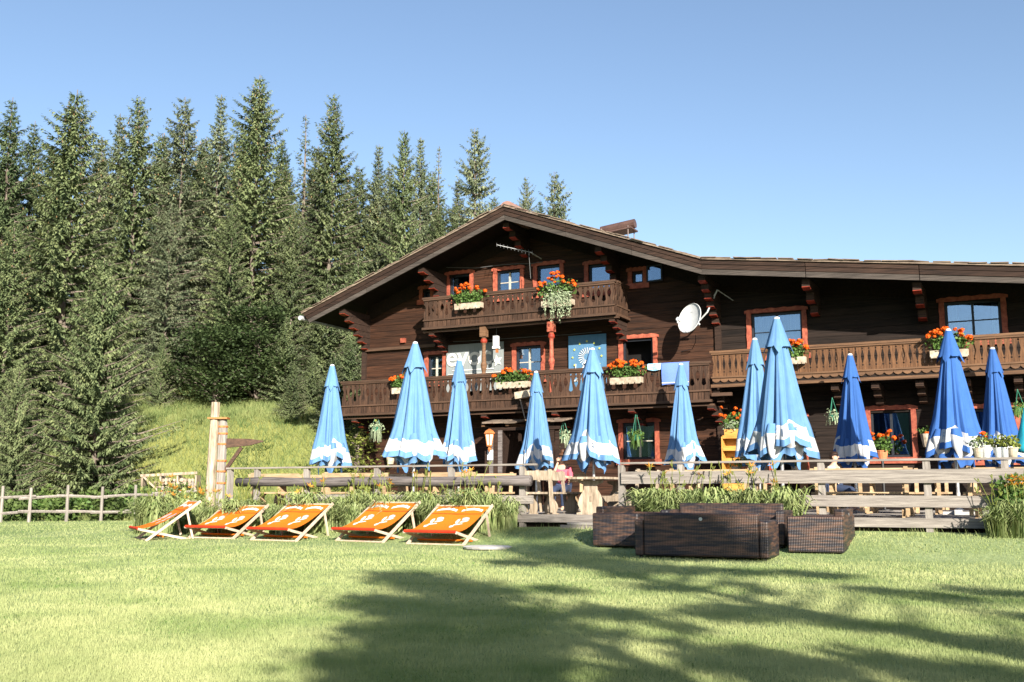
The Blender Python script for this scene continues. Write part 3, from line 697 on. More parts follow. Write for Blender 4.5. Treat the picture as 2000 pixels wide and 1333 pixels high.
# ================================================================== parasols
def parasol_parts(seed, turn, fat=1.0, lean=0, ground=0):
    rg = random.Random(seed); H = 3.82; L = 2.62
    base = MB(); base.box((0, 0, .045), (.62, .14, .09)); base.box((0, 0, .05), (.14, .62, .10)); base.lathe([(.10, 0), (.10, .1), (.04, .14), (.04, .45)], 12)
    pole = MB(); pole.lathe([(.033, .1), (.033, 1.3), (.030, 1.31), (.030, H - .1)], 12)
    for a in (0, 1, 2, 3, 4, 5, 6, 7):                               # folded struts under the cloth
        t = a * PI / 4 + turn; pole.tube([(.045 * math.cos(t), .045 * math.sin(t), 2.0), (.10 * math.cos(t), .10 * math.sin(t), H - L - .10 + .06 * (a % 2))], .011, 5)
    pole.lathe([(.055, H - L + .2), (.06, H - L + .24), (.06, H - L + .36), (.05, H - L + .4)], 12)
    nt_, ns = 96, 40; rf = [rg.uniform(-1, 1) for _ in range(40)]
    ph = [rg.uniform(0, 6.28) for _ in range(8)]; amp8 = [rg.uniform(.6, 1.3) for _ in range(8)]; bulge = rg.uniform(-1, 1)
    def fold(th, s):
        k = th / (2 * PI) * 8; i = int(k) % 8; f = k - int(k)
        tri = 1 - abs(2 * f - 1)                                       # sharp ridges over the ribs
        val = (amp8[i] * (1 - f) + amp8[(i + 1) % 8] * f)
        return val * (.62 - tri) + .16 * math.sin(17 * th + ph[0] + 2.2 * s) + .10 * math.sin(29 * th + ph[1] - 3 * s)
    def length(th):
        k = th / (2 * PI) * 8; i = int(k) % 8; f = k - int(k); tri = 1 - abs(2 * f - 1)
        return L * (1 - .06 * (i % 2) * tri - .015 * tri) + .09 * math.sin(2 * th + ph[2]) + .05 * math.sin(5 * th + ph[3])
    def rad(th, z, LL):
        s = z / L
        r = .045 + .335 * min(s, 1) ** .80 * fat
        r += .045 * fat * max(0, s - .72) / .28
        if s > .80: r += .05 * math.sin(3 * th + ph[4]) * (s - .80) / .2
        a = (.16 + .38 * s) * (.55 + .45 * min(1, s * 3))
        return r * (1 + a * fold(th, s) + .07 * math.sin(th + ph[5] + 1.2 * s) * s + .045 * math.sin(3 * th + 5 * s + ph[1]) * s)
    def pt(th, d, off=0):
        LL = length(th); r = rad(th, d, LL) + off
        return (r * math.cos(th + turn) + lean * d * .1, r * math.sin(th + turn), H - d)
    can = MB(); vs = []; fs = []; mk = []
    ds = []
    for j in range(nt_):
        th = 2 * PI * j / nt_; LL = length(th)
        cols = [LL * (i / (ns - 6)) ** 1.0 * ((LL - .40) / LL) for i in range(ns - 5)]        # to the top of the band
        cols = cols + [LL - .40 + .27, LL - .40 + .275, LL - .07, LL]
        ds.append(cols)
        for d in cols: vs.append(pt(th, d))
    nc = len(ds[0])
    for j in range(nt_):
        for i in range(nc - 1):
            a = j * nc + i; b = ((j + 1) % nt_) * nc + i
            can.add([], [], None)
            fs.append((a, b, b + 1, a + 1)); mk.append(1 if i == nc - 5 else 0)
    can.v = vs; can.slots = ['blue', 'white']; can.f = fs; can.m = mk
    # inner tangle of hanging corners, white band showing
    inn = MB(); vs = []; fs = []; mk = []; n2 = 64
    for j in range(n2):
        th = 2 * PI * j / n2; drop = .14 + .13 * math.sin(4 * th + ph[6]) + .06 * math.sin(9 * th + ph[7])
        for i, d in enumerate((L - .55, L - .42, L - .40, L - .16, L - .14, L - .0)):
            dd = d + drop * (i / 5); r = (.23 + .05 * math.sin(6 * th + ph[1]) + .16 * (1 if i < 3 else .8)) * fat * (.72 + .34 * (1 if i in (1, 2, 3) else .55)) * (1 + .22 * fold(th * 1.0 + .5, 1))
            vs.append((r * math.cos(th + turn) * .9, r * math.sin(th + turn) * .9, H - dd))
    for j in range(n2):
        for i in range(5):
            a = j * 6 + i; b = ((j + 1) % n2) * 6 + i; fs.append((a, b, b + 1, a + 1)); mk.append(1 if i in (1, 2, 3) else 0)
    inn.v = vs; inn.slots = ['blue', 'white']; inn.f = fs; inn.m = mk
    # wind vent skirt near the top
    ven = MB(); vs = []; fs = []; nv = 64; LV = .62
    cols = [0, .06, .14, .24, .34, .44, .54]
    for j in range(nv):
        th = 2 * PI * j / nv; k = th / (2 * PI) * 8; f = k - int(k); tri = 1 - abs(2 * f - 1)
        ext = 1 + (.30 * (1 - tri) if int(k + .5) % 2 else .05)
        for d in cols: 
            dd = d * ext; p = pt(th, dd, .016 + .055 * (d / .54) ** 1.5 * (1.2 if fat > 1.1 else .6)); vs.append(p)
    c = len(cols)
    for j in range(nv):
        for i in range(c - 1): a = j * c + i; b = ((j + 1) % nv) * c + i; fs.append((a, b, b + 1, a + 1))
    ven.v = vs; ven.f = fs; ven.m = [0] * len(fs); ven.slots = ['blue']
    knob = MB(); knob.lathe([(.052, H - .03), (.060, H), (.052, H + .035), (.02, H + .05)], 12)
    return base, pole, can, inn, ven, knob, pt, length, L
PAR = [  # photo x, top y, fatness, label
    (649, 714, 1.05, 'closed blue parasol leftmost of all, standing in front of the left chalet corner', 1),
    (811, 670, 1.28, 'large closed blue parasol left of the evoc banner, close behind the dark log rail', 2),
    (897, 703, .92, 'slim closed blue parasol in front of the evoc banner', 3),
    (1047, 727, .95, 'short closed blue parasol at the entrance, right of the copper lantern', 4),
    (1157, 682, 1.18, 'closed blue parasol beside the deck steps, in front of the blue star flag', 5),
    (1330, 712, .95, 'slim closed blue parasol in front of the hanging periwinkle towel', 6),
    (1474, 663, .98, 'closed blue parasol half hidden behind the tallest parasol', 7),
    (1517, 622, 1.25, 'tallest closed blue parasol with grey letters on its white band', 8),
    (1660, 693, .98, 'closed blue parasol between the tallest parasol and the wide ground floor window', 9),
    (1852, 645, 1.20, 'large closed deep blue parasol with a torn open vent, below the right flower box', 10),
    (1938, 681, 1.0, 'closed deep blue parasol rightmost of all', 11)]
for x, yt, fat, lab, sd in PAR:
    p = G(x, yt, 4.42); t = thing('closed_parasol', lab, 'parasol', (float(p[0]), float(p[1]), ZD), group='closed blue parasols on the deck')
    base, pole, can, inn, ven, knob, pt, ln, L = parasol_parts(sd * 7 + 3, sd * 1.31, fat)
    base.build('base', 'stone', t); pole.build('pole', 'alu', t, smooth=False)
    cm = 'blue_dk' if sd >= 9 else 'blue'
    for b in (can, inn, ven): b.slots = [cm if k == 'blue' else k for k in b.slots]
    c = can.build('canopy', None, t, smooth=True); i_ = inn.build('hanging_hem', None, c, smooth=True); ven.build('vent', None, c, smooth=True); knob.build('cap', 'cap', t)
    if sd in (8, 10, 5):                                              # lettering on the band
        cu = bpy.data.curves.new('letters', 'FONT'); cu.body = 'IERKU' if sd == 8 else ('RKU' if sd == 10 else 'ERK'); cu.size = .22; cu.space_character = 1.35
        to = bpy.data.objects.new('letters', cu); link(to); dg = bpy.context.evaluated_depsgraph_get(); me = bpy.data.meshes.new_from_object(to.evaluated_get(dg)); bpy.data.objects.remove(to)
        # wrap round the side that faces the lawn
        face = math.atan2(CAM[1] - t.location.y, CAM[0] - t.location.x)
        wid = max(v.co.x for v in me.vertices)
        for v in me.vertices:
            th = face + ((v.co.x - wid / 2) * 1.25 + (.14 if sd == 8 else 0)) / .52 - sd * 1.31; th %= 2 * PI
            q = pt(th, ln(th) - .40 + .21 - v.co.y * 1.0, .012); v.co = q
        me.materials.append(M['letter']); me.name = 'lettering'; link(bpy.data.objects.new('lettering', me), t)['kind'] = 'stuff'

# ================================================================== tables and benches on the deck
def vase(m, x, y, w, h, k, th=.05, axis='x'):
    prof = [(0, .50), (.05, .50), (.08, .34), (.30, .46), (.50, .40), (.72, .24), (.86, .22), (.93, .42), (1, .45)]
    L = [(-w * b, a * h) for a, b in prof]; R = [(w * b, a * h) for a, b in prof]
    pts = L + R[::-1]; q = MB(); vs = []; n = len(prof)
    for s in (-1, 1):
        vs += [(a, s * th / 2, z) for a, z in pts]
    N = len(pts); fs = []
    for i in range(n - 1):
        a, b, c, d = i, i + 1, N - 2 - i, N - 1 - i
        fs += [(a, b, c, d), (a + N, d + N, c + N, b + N)]
    fs += [(i, i + N, (i + 1) % N + N, (i + 1) % N) for i in range(N)]
    if axis == 'x': vs = [(x + a, y + b, z) for a, b, z in vs]
    else: vs = [(x + b, y + a, z) for a, b, z in vs]
    m.add(vs, fs, k)
def table(label, loc, rz, L=1.9, k='pale', grp='tables on the deck'):
    t = thing('wooden_table', label, 'table', loc, rz, grp)
    for i in range(4): m = MB(); m.box((0, (i - 1.5) * .19, .745), (L, .18, .045)); m.build('plank', k, t)
    for s in (-1, 1): m = MB(); vase(m, s * (L / 2 - .28), 0, .62, .70, None, axis='y'); m.build('leg', k, t)
    m = MB(); m.box((0, 0, .32), (L - .5, .05, .12)); m.build('stretcher', k, t); return t
def bench(label, loc, rz, L=1.8, k='pale', grp='benches on the deck', back=True):
    t = thing('wooden_bench', label, 'bench', loc, rz, grp)
    for i in range(2): m = MB(); m.box((0, (i - .5) * .20, .44), (L, .19, .04)); m.build('seat', k, t)
    for s in (-1, 1): m = MB(); vase(m, s * (L / 2 - .2), 0, .36, .42, None, axis='y'); m.build('leg', k, t)
    if back:
        for s in (-1, 1): m = MB(); m.bar((s * (L / 2 - .12), .17, .05), (s * (L / 2 - .12), .27, .92), .07, .05); m.build('back_post', k, t)
        m = MB(); m.box((0, .255, .80), (L, .035, .19), Matrix.Rotation(-.11, 3, 'X')); m.build('backrest', k, t)
    return t
rows = [(-16.3, -7.9, "behind the dark log rail's left end", 0), (-14.1, -7.9, "left of the large left parasol", 0), (-11.9, -7.7, "just left of the deck steps", 0),
        (-5.7, -7.9, "in front of the wooden shelf", 0), (-2.9, -7.9, "below the wide window", 0), (-.3, -7.6, "at the right picture edge", 0),
        (-14.0, -4.6, "left of the entrance, mid deck", 0), (-6.6, -4.7, "mid deck, below the towel parasol", 0), (-2.6, -4.6, "beside the dark haired guest", 0)]
for i, (x, y, lab, r) in enumerate(rows):
    table('pine table ' + lab, (x, y, ZD), R_(rnd.uniform(-3, 3)))
    bench('lawn side bench of the pine table ' + lab, (x, y - .72, ZD), R_(180 + rnd.uniform(-3, 3)))
    bench('chalet side bench of the pine table ' + lab, (x, y + .72, ZD), R_(rnd.uniform(-3, 3)))
# the set standing end-on in the opening by the steps
p = W(1140, 960, -9.2); px_, py_ = float(p[0]), -8.75
table('bleached table with a carved end panel standing end-on at the steps', (px_, py_ + .75, ZD), R_(90), 2.2, 'pale2')
b1 = bench('bleached bench with a wide plank back, left of the end-on table at the steps', (px_ - .85, py_ + .35, ZD), R_(90), 1.5, 'pale2')
b2 = bench('bleached bench right of the end-on table at the steps', (px_ + .85, py_ + .35, ZD), R_(-90), 1.5, 'pale2')
b3 = bench('bleached chair with a tall slatted back facing the steps', (px_ - .92, -9.2, ZD), R_(180), .82, 'pale2'); 
# small bits on the tables
def pot(label, loc, r=.09, h=.16, k='zinc', plant='leafyel', flowers=None, grp=None, nl=90, ph=.18):
    t = thing('potted_plant', label, 'potted plant', loc, 0, grp)
    m = MB(); m.lathe([(r * .72, 0), (r, h * .9), (r * 1.08, h * .9), (r * 1.08, h), (r * .95, h)], 16); m.build('pot', k, t, smooth=False)
    leaf_blob((0, 0, h + ph * .55), (r * 1.5, r * 1.5, ph * .7), nl, .035, plant, t, seed=int(r * 1000 + loc[0] * 77) % 999)
    if flowers: heads(t, [(random.uniform(-1, 1) * r * 1.3, random.uniform(-1, 1) * r * 1.3, h + ph * random.uniform(.7, 1.2)) for _ in range(flowers)], .035, 'petal')
    return t
_lr = random.Random(77)
def leaf_blob(c, rad, n, sz, k, parent, seed=1, name='foliage', squash=1, drop=0):
    g = np.random.default_rng(seed)
    d = g.normal(size=(n, 3)); d /= np.linalg.norm(d, axis=1)[:, None]; rr = g.random(n) ** .45
    P = d * rr[:, None] * np.array(rad) * (1 + .25 * g.normal(size=(n, 1)) * .6) + np.array(c)
    if drop: P[:, 2] -= drop * g.random(n) ** 2 * (np.hypot(P[:, 0] - c[0], 0) > -1)
    u = g.normal(size=(n, 3)); u /= np.linalg.norm(u, axis=1)[:, None]; v = np.cross(u, g.normal(size=(n, 3))); v /= np.linalg.norm(v, axis=1)[:, None]
    s = sz * g.uniform(.6, 1.3, (n, 1))
    V = np.stack([P - u * s, P + v * s * .7, P + u * s, P - v * s * .7], 1).reshape(-1, 3)
    F = np.arange(4 * n).reshape(-1, 4)
    o = bpy.data.objects.new(name, npmesh(name, V, F, [k])); return link(o, parent)
_head = {}
def heads(parent, pts, r, k, name='flower_head'):
    if k not in _head:
        m = MB(); q = random.Random(4)
        for i in range(22):
            d = Vector((q.gauss(0, 1), q.gauss(0, 1), q.gauss(.3, .8))).normalized(); u = d.orthogonal().normalized(); v = d.cross(u); c = d * .75
            m.add([c - u * .42, c + v * .42 + d * .15, c + u * .42, c - v * .42 + d * .15], [(0, 1, 2, 3)])
        m.lathe([(.1, -.5), (.62, -.25), (.66, .2), (.3, .6)], 7)
        _head[k] = m.mesh(name, k)
    for p in pts:
        o = bpy.data.objects.new(name, _head[k]); o.location = p; s = r * random.uniform(.75, 1.25); o.scale = (s, s, s * .8); o.rotation_euler = (random.uniform(-.5, .5), random.uniform(-.5, .5), random.uniform(0, 6)); link(o, parent)
def flower_box(label, px0, px1, pyb, pytop, yb=-1.33, n=18, trailing=0, boxw=None, box=True, pale=False):
    a = W(px0, pyb, yb); b = W(px1, pyb, yb); w = float(b[0] - a[0]); x = float(a[0] + b[0]) / 2; z = float((a[2] + b[2]) / 2); ht = float(W((px0 + px1) / 2, pytop, yb)[2]) - z
    t = thing('flower_box', label, 'flower box', (x, yb, z), 0, 'geranium boxes on the balconies')
    bw = boxw or w * .8
    m = MB()
    for c, d in (((0, -.09, .08), (bw, .02, .16)), ((0, .09, .08), (bw, .02, .16)), ((-bw / 2 + .01, 0, .08), (.02, .16, .16)), ((bw / 2 - .01, 0, .08), (.02, .16, .16)), ((0, 0, .02), (bw - .04, .16, .02)), ((0, 0, .13), (bw - .05, .155, .02))): m.box(c, d)
    for i in range(5): m.box((-bw / 2 + (i + .5) * bw / 5, -.105, -.005), (bw / 5 * .8, .012, .05))
    m.build('planter', 'planter', t)
    for s in (-1, 1):
        m = MB(); m.bar((s * bw * .3, .1, .0), (s * bw * .3, -.1, .0), .03, .02); m.bar((s * bw * .3, .1, 0), (s * bw * .3, .1, .3), .03, .02); m.build('bracket', 'black', t)
    leaf_blob((0, -.03, ht * .50), (w * .50, .17, ht * .34), int(420 * w * (1.4 if pale else 1)), .042, 'leaf', t, seed=int(abs(x) * 13))
    if trailing:
        g = random.Random(int(abs(x) * 7)); m = MB()
        for i in range(46):
            xx = g.uniform(-.34, .40) * w; y0 = -.12; zz = ht * .35; ln = g.uniform(.1, trailing) * (1 - .9 * abs(xx) / w); k = int(ln / .045) + 2
            for j in range(k):
                p = Vector((xx + g.gauss(0, .02), y0 - .05 + g.gauss(0, .02), zz - j * .045)); u = Vector((g.gauss(0, 1), g.gauss(0, 1), g.gauss(0, 1))).normalized(); v = u.orthogonal().normalized(); s = g.uniform(.015, .034)
                m.add([p - u * s, p + v * s * .8, p + u * s, p - v * s * .8], [(0, 1, 2, 3)])
        m.build('trailing_leaves', 'leafpale', t)
        leaf_blob((0, -.13, ht * .25), (w * .32, .08, ht * .30), 420, .026, 'leafpale', t, seed=5, name='silver_foliage')
    pts = []
    for i in range(n):
        u = random.uniform(-1, 1); pts.append((u * w * .5, random.uniform(-.22, .05), ht * (.98 - .30 * u * u) * random.uniform(.72, 1.02)))
    heads(t, pts, .068, 'petal')
    return t
random.seed(21)
flower_box('orange geranium box at the left end of the upper balcony', 884, 948, 603, 556, n=20, pale=True)
flower_box('large geranium box with long silver trailing leaves, right half of the upper balcony', 1052, 1128, 598, 532, n=24, trailing=1.05)
flower_box('orange geranium box peeping out left of the large left parasol', 764, 806, 768, 727, n=14)
flower_box('orange geranium box with a broken board, between the evoc banner and the middle window', 965, 1042, 757, 718, n=22)
flower_box('full geranium box under the open balcony window', 1186, 1262, 749, 702, n=30)
flower_box('small geranium box right behind the tallest parasol', 1533, 1579, 710, 662, n=13)
flower_box('wide geranium box on the right wing behind the large deep blue parasol', 1808, 1902, 697, 640, n=28)
# empty cream planter hanging crooked below the middle box with a board dangling from it
p = W(1026, 777, -1.36); t = thing('empty_planter', 'empty cream planter hanging crooked below the middle geranium box', 'planter', (float(p[0]), -1.36, float(p[2])), 0)
m = MB(); m.box((0, 0, .1), (.62, .19, .20), Matrix.Rotation(R_(-7), 3, 'Y')); m.build('box', 'planter', t); m = MB(); m.bar((-.18, 0, 0), (-.02, .02, -.62), .045, .02); m.build('dangling_slat', 'grey', t)
# ================================================================== cloths, banner, flag
def text_mesh(body, size, k, parent, loc, rot, name='lettering', bold=.0, ext=.002, sx=1):
    cu = bpy.data.curves.new(name, 'FONT'); cu.body = body; cu.size = size; cu.extrude = ext; cu.offset = bold; cu.align_x = 'CENTER'
    to = bpy.data.objects.new(name, cu); link(to); dg = bpy.context.evaluated_depsgraph_get(); me = bpy.data.meshes.new_from_object(to.evaluated_get(dg)); bpy.data.objects.remove(to)
    me.materials.clear(); me.materials.append(M[k]); me.name = name
    o = bpy.data.objects.new(name, me); o.location = loc; o.rotation_euler = rot; o.scale = (sx, 1, 1); return link(o, parent)
def star(m, cx, cz, r, y, k=None, n=5, inner=.42, rot=0):
    pts = []
    for i in range(2 * n):
        a = PI / 2 + rot + i * PI / n; q = r if i % 2 == 0 else r * inner; pts.append((cx + q * math.cos(a), cz + q * math.sin(a)))
    c = (cx, y, cz); vs = [c] + [(x, y, z) for x, z in pts]; m.add(vs, [(0, i + 1, (i + 1) % (2 * n) + 1) for i in range(2 * n)], k)
def cloth(parent_name, label, cat, a, b, z1, z0, y, k, wav=.015, nx=24, grp=None, fr=9):
    x0, x1 = a, b; t = thing(parent_name, label, cat, ((x0 + x1) / 2, y, z0), 0, grp); m = MB(); vs = []; nz = 8
    for i in range(nx + 1):
        for j in range(nz + 1):
            u = i / nx; v = j / nz; vs.append(((u - .5) * (x1 - x0), wav * math.sin(u * fr + v * 1.3) * (1.2 - v), v * (z1 - z0)))
    fs = [(i * (nz + 1) + j, (i + 1) * (nz + 1) + j, (i + 1) * (nz + 1) + j + 1, i * (nz + 1) + j + 1) for i in range(nx) for j in range(nz)]
    m.add(vs, fs); m.build('cloth', k, t, smooth=True); return t
p = W(872, 677, -.12); q = W(984, 663, -.12)
t = cloth('banner', 'grey banner with white evoc lettering and a star on the balcony wall', 'banner', float(p[0]), float(q[0]), 5.72, 4.2, -.12, 'banner', .008)
text_mesh('evoc', .86, 'print', t, (-.20, -.025, .84), (PI / 2, 0, 0), bold=.012, sx=1.02)
m = MB(); star(m, .82, .92, .20, -.03, rot=.2); m.build('star', 'print', t)
m = MB(); m.box((-.05, -.022, .68), (1.5, .003, .028)); m.build('fine_print', 'print', t)
m = MB(); m.box((0, -.022, .56), (1.9, .003, .012)); m.build('printed_line', 'print', t)
p = W(1110, 655, -.10); q = W(1184, 650, -.10)
t = cloth('flag', 'faded blue flag with a ring of yellow stars and a white ray burst', 'flag', float(p[0]), float(q[0]), 5.74, 3.95, -.10, 'flag', .014)
m = MB()
for i in range(12):
    a = i * PI / 6; star(m, .0 + .47 * math.cos(a), 1.12 + .47 * math.sin(a), .045, -.028)
ys_ = m.build('stars', 'yellow', t); ys_['kind'] = 'stuff'
m = MB()
for i in range(22):
    a = i * PI / 11 + .1; c = Vector((math.cos(a), 0, math.sin(a))); u = Vector((-c.z, 0, c.x)); o = Vector((0, -.027, 1.12))
    m.add([o + c * .10 - u * .004, o + c * .28 - u * .010, o + c * .28 + u * .010, o + c * .10 + u * .004], [(0, 1, 2, 3)])
rb = m.build('ray_burst', 'print', t); rb['kind'] = 'stuff'
m = MB()
for a, b, w_ in (((-.42, .40), (-.36, .92), .05), ((-.34, .40), (-.02, 1.0), .055), ((-.12, .42), (-.12, .86), .05), ((-.12, .86), (.05, .98), .04), ((.06, .42), (.22, .80), .05), ((-.45, .40), (-.2, .46), .04)):
    m.bar((a[0], -.030, a[1]), (b[0], -.030, b[1]), .004, w_)
sw = m.build('brush_strokes', 'print', t); sw['kind'] = 'stuff'
# towel and small cloth over the rail
def over_rail(name, label, cat, px0, px1, pyb, k, seed=0):
    a = W(px0, 706, -1.23); b = W(px1, 706, -1.23); zb = float(W(px0, pyb, -1.24)[2]); w = float(b[0] - a[0]); t = thing(name, label, cat, (float(a[0] + b[0]) / 2, -1.15, 4.60), 0)
    prof = [(.10, -.30), (.085, -.02), (.05, .012), (-.05, .012), (-.095, -.02), (-.105, (zb - 4.6) * .5), (-.10, zb - 4.6)]
    m = MB(); n = 18; vs = []
    for i in range(n + 1):
        u = i / n
        for j, (y, z) in enumerate(prof): vs.append(((u - .5) * w * (1 - .03 * (j == 6)), y - .014 * math.sin(u * 8 + seed) * (1 if j > 3 else 0), z + (.02 * math.sin(u * 5 + seed) if j in (0, 6) else 0)))
    k_ = len(prof); m.add(vs, [(i * k_ + j, (i + 1) * k_ + j, (i + 1) * k_ + j + 1, i * k_ + j + 1) for i in range(n) for j in range(k_ - 1)]); m.build('cloth', k, t, smooth=True)
    if cat == 'towel': m = MB(); m.box((0, -.122, zb - 4.6 + .06), (w - .02, .004, .02)); m.build('hem', 'print', t)
over_rail('towel', 'periwinkle blue towel hung over the balcony rail', 'towel', 1292, 1346, 753, 'towel')
over_rail('small_cloth', 'crumpled light blue cloth on the rail beside the towel', 'cloth', 1265, 1291, 724, 'towel2', 2)

# ================================================================== dish, antenna, lamps, notice
p = W(1347, 622, -.95); t = thing('satellite_dish', 'white satellite dish on a wall arm above the balcony towels', 'satellite dish', (float(p[0]), -.95, float(p[2])), 0)
m = MB(); n = 28; aim = Vector((-.38, -.90, .30)).normalized(); ux = Vector((0, 0, 1)).cross(aim).normalized(); uz = aim.cross(ux)
vs = [Vector((0, 0, 0)) - aim * .09]; fs = []
for r_, dz in ((.15, .083), (.28, .055), (.38, .02), (.42, 0), (.435, -.005), (.42, -.02)):
    for j in range(n): a = 2 * PI * j / n; vs.append(ux * r_ * math.cos(a) * .93 + uz * r_ * math.sin(a) * 1.06 - aim * dz)
fs += [(0, 1 + j, 1 + (j + 1) % n) for j in range(n)]
for q in range(5): fs += [(1 + q * n + j, 1 + (q + 1) * n + j, 1 + (q + 1) * n + (j + 1) % n, 1 + q * n + (j + 1) % n) for j in range(n)]
m.add(vs, fs); m.build('reflector', 'whitemetal', t, smooth=True)
m = MB(); lnb = aim * .46 - uz * .22 - ux * .0; m.tube([-uz * .43, lnb - uz * .1, lnb], .016, 6); m.tube([-uz * .40 + ux * .05, lnb - uz * .06], .010, 6); m.build('feed_arm', 'whitemetal', t)
m = MB(); q = [lnb + aim * .02, lnb - aim * .12]; m.tube(q, [.055, .045], 12); m.build('converter', 'cap', t)
m = MB(); m.tube([-aim * .08 - uz * .1, -aim * .2 - uz * .33, Vector((.28, .30, -.36)), Vector((.55, .93, -.30))], .024, 8); m.tube([(.55, .93, -.30), (.55, .93, -1.5)], .014, 6); m.tube([-aim * .1 - uz * .1, -aim * .12 - uz * .42], .035, 8); m.build('wall_arm', 'whitemetal', t)
m = MB(); m.tube([(.1, .2, -.45), (.0, .5, -.62), (-.2, .85, -.75), (-.55, .93, -.8)], .010, 5); m.build('cable', 'black', t)
text_mesh('S', .17, 'printgrey', t, tuple(uz * .22 - aim * .052), (0, 0, 0), ext=.002); sO = t.children[-1]
sO.rotation_euler = Matrix((ux, uz, aim)).transposed().to_euler()
p = W(1000, 485, -1.0); t = thing('tv_antenna', 'pale rod antenna under the gable peak', 'antenna', (float(p[0]), -1.0, float(p[2])), 0)
m = MB(); m.tube([(-.45, -.15, .12), (.55, .3, -.14)], .008, 6); m.tube([(.5, .28, -.13), (.55, .95, -.2)], .018, 6); m.build('boom', 'whitemetal', t)
for i in range(11):
    u = i / 10; c = Vector((-.45 + 1.0 * u, -.15 + .45 * u, .12 - .26 * u)); d = Vector((-.28, .5, .40)).normalized() * (.14 + .05 * u)
    m = MB(); m.tube([c - d, c + d], .006, 5); m.build('element', 'alu', t)
m = MB(); m.tube([(.45, .25, -.12), (.50, .28, -.95)], .008, 5); m.build('cable', 'wire', t)
p = W(969, 675, -.75); t = thing('floodlight', 'small white floodlight hanging beside the turned column', 'lamp', (float(p[0]), -.75, float(p[2])), 0)
m = MB(); m.box((0, 0, .12), (.16, .12, .34)); m.box((0, 0, -.07), (.20, .15, .07)); m.build('housing', 'cap', t); m = MB(); m.box((.03, 0, -.17), (.06, .08, .12)); m.build('sensor', 'copper', t); m = MB(); m.tube([(0, .02, .28), (0, .02, .62)], .012, 5); m.build('bracket', 'wire', t)
p = W(957, 862, -1.48); t = thing('wall_lantern', 'copper wall lantern with frosted glass on the porch planks', 'lantern', (float(p[0]), -1.52, float(p[2])), 0)
m = MB(); m.lathe([(.16, .20), (.19, .22), (.13, .30), (.03, .36)], 6); m.build('hood', 'copper', t)
m = MB(); m.lathe([(.075, -.12), (.135, .20)], 6); m.build('glass', 'lampglass', t)
m = MB()
for j in range(6): a = j * PI / 3; m.tube([(.08 * math.cos(a), .08 * math.sin(a), -.13), (.14 * math.cos(a), .14 * math.sin(a), .205)], .013, 5)
m.lathe([(.09, -.16), (.09, -.12), (.04, -.11)], 6); m.lathe([(.02, -.32), (.05, -.24), (.03, -.16)], 6); m.tube([(0, 0, -.25), (0, .13, -.22)], .02, 6); m.build('frame', 'copper', t)
p = W(957, 889, -1.40); t = thing('notice', 'white paper notice pinned under the copper lantern', 'notice', (float(p[0]), -1.385, float(p[2])), 0)
m = MB(); m.box((0, 0, 0), (.19, .008, .30)); m.build('sheet', 'paper', t)
m = MB()
for i in range(6): m.box((-.01 + .01 * (i % 2), -.006, .10 - i * .035), (.13 - .02 * (i % 3), .003, .008))
tl = m.build('printed_lines', 'letter', t); tl['kind'] = 'stuff'
# cables slung along the wall
for lab, pts in (('thin cable slung under the attic windows', ((872, 523), (930, 524), (985, 517), (1040, 515), (1060, 512))), ('thin cable slung over the lower balcony wall', ((885, 668), (960, 664), (1040, 658), (1110, 654), (1175, 648)))):
    t = thing('cable', lab, 'cable', tuple(map(float, W(pts[0][0], pts[0][1], -.10))), 0); m = MB(); P = [Vector(W(a, b, -.10)) - t.location for a, b in pts]; m.tube(P, .012, 5); m.build('wire', 'wire', t)

# ================================================================== hanging baskets, shelf, pots
def basket(label, px, py, Y, r=.15, n=420, len_=.55, k='leafpale', hang=.55, cone=False, fl=0):
    p = W(px, py, Y); t = thing('hanging_basket', label, 'hanging basket', (float(p[0]), Y, float(p[2])), 0, 'hanging baskets along the ground floor')
    m = MB(); m.lathe([(r * .6, -.07), (r, .08), (r * 1.06, .09), (r * .9, .09)], 14); m.build('pot', 'green_plastic', t)
    m = MB()
    for j in range(3): a = j * 2.1; m.tube([(r * math.cos(a), r * math.sin(a), .09), (0, 0, hang)], .009, 4)
    m.build('hanger', 'green_plastic', t)
    g = random.Random(px); m = MB()
    for i in range(n // 7):                                          # arching strands
        a = g.uniform(0, 6.28); L = g.uniform(.5, 1) * len_; out = g.uniform(.4, 1) * r * 1.7; s0 = Vector((0, 0, .10)); w_ = .012
        pts = [Vector((math.cos(a) * out * u ** .7, math.sin(a) * out * u ** .7, .10 + .22 * u - (L + .2) * u ** 2.2)) for u in (0, .25, .5, .75, 1)]
        sd = Vector((-math.sin(a), math.cos(a), g.uniform(-.4, .4))).normalized() * w_
        for q in range(4): m.add([pts[q] - sd, pts[q] + sd, pts[q + 1] + sd * .7, pts[q + 1] - sd * .7], [(0, 1, 2, 3)])
    m.build('strands', k, t)
    leaf_blob((0, 0, .08), (r * 1.6, r * 1.6, .18), n // 2, .032, k, t, seed=px)
    return t
basket('spider plant in a green pot hanging near the left chalet corner', 735, 840, -1.0)
basket('pale hanging spider plant right of the entrance parasol', 1101, 856, -1.0, len_=.5)
basket('hanging basket in front of the curtained ground floor window', 1243, 856, -.8, k='leaf', len_=.45, hang=.75)
basket('small green basket left of the parasol beside the wide window', 1627, 818, -.9, r=.12, len_=.30, n=220)
basket('hanging basket at the right picture edge', 1990, 805, -1.0, r=.13, len_=.3, k='leaf')
p = W(1410, 850, -1.2); q = W(1452, 850, -1.2); x0 = float(p[0]) - .0; x1 = x0 + .92; zt = float(W(1420, 853, -1.2)[2])
t = thing('wooden_shelf', 'honey coloured pine shelf with three boards against the ground floor wall', 'shelf', ((x0 + x1) / 2, -1.05, ZD), 0)
hh = zt - ZD; wd = x1 - x0
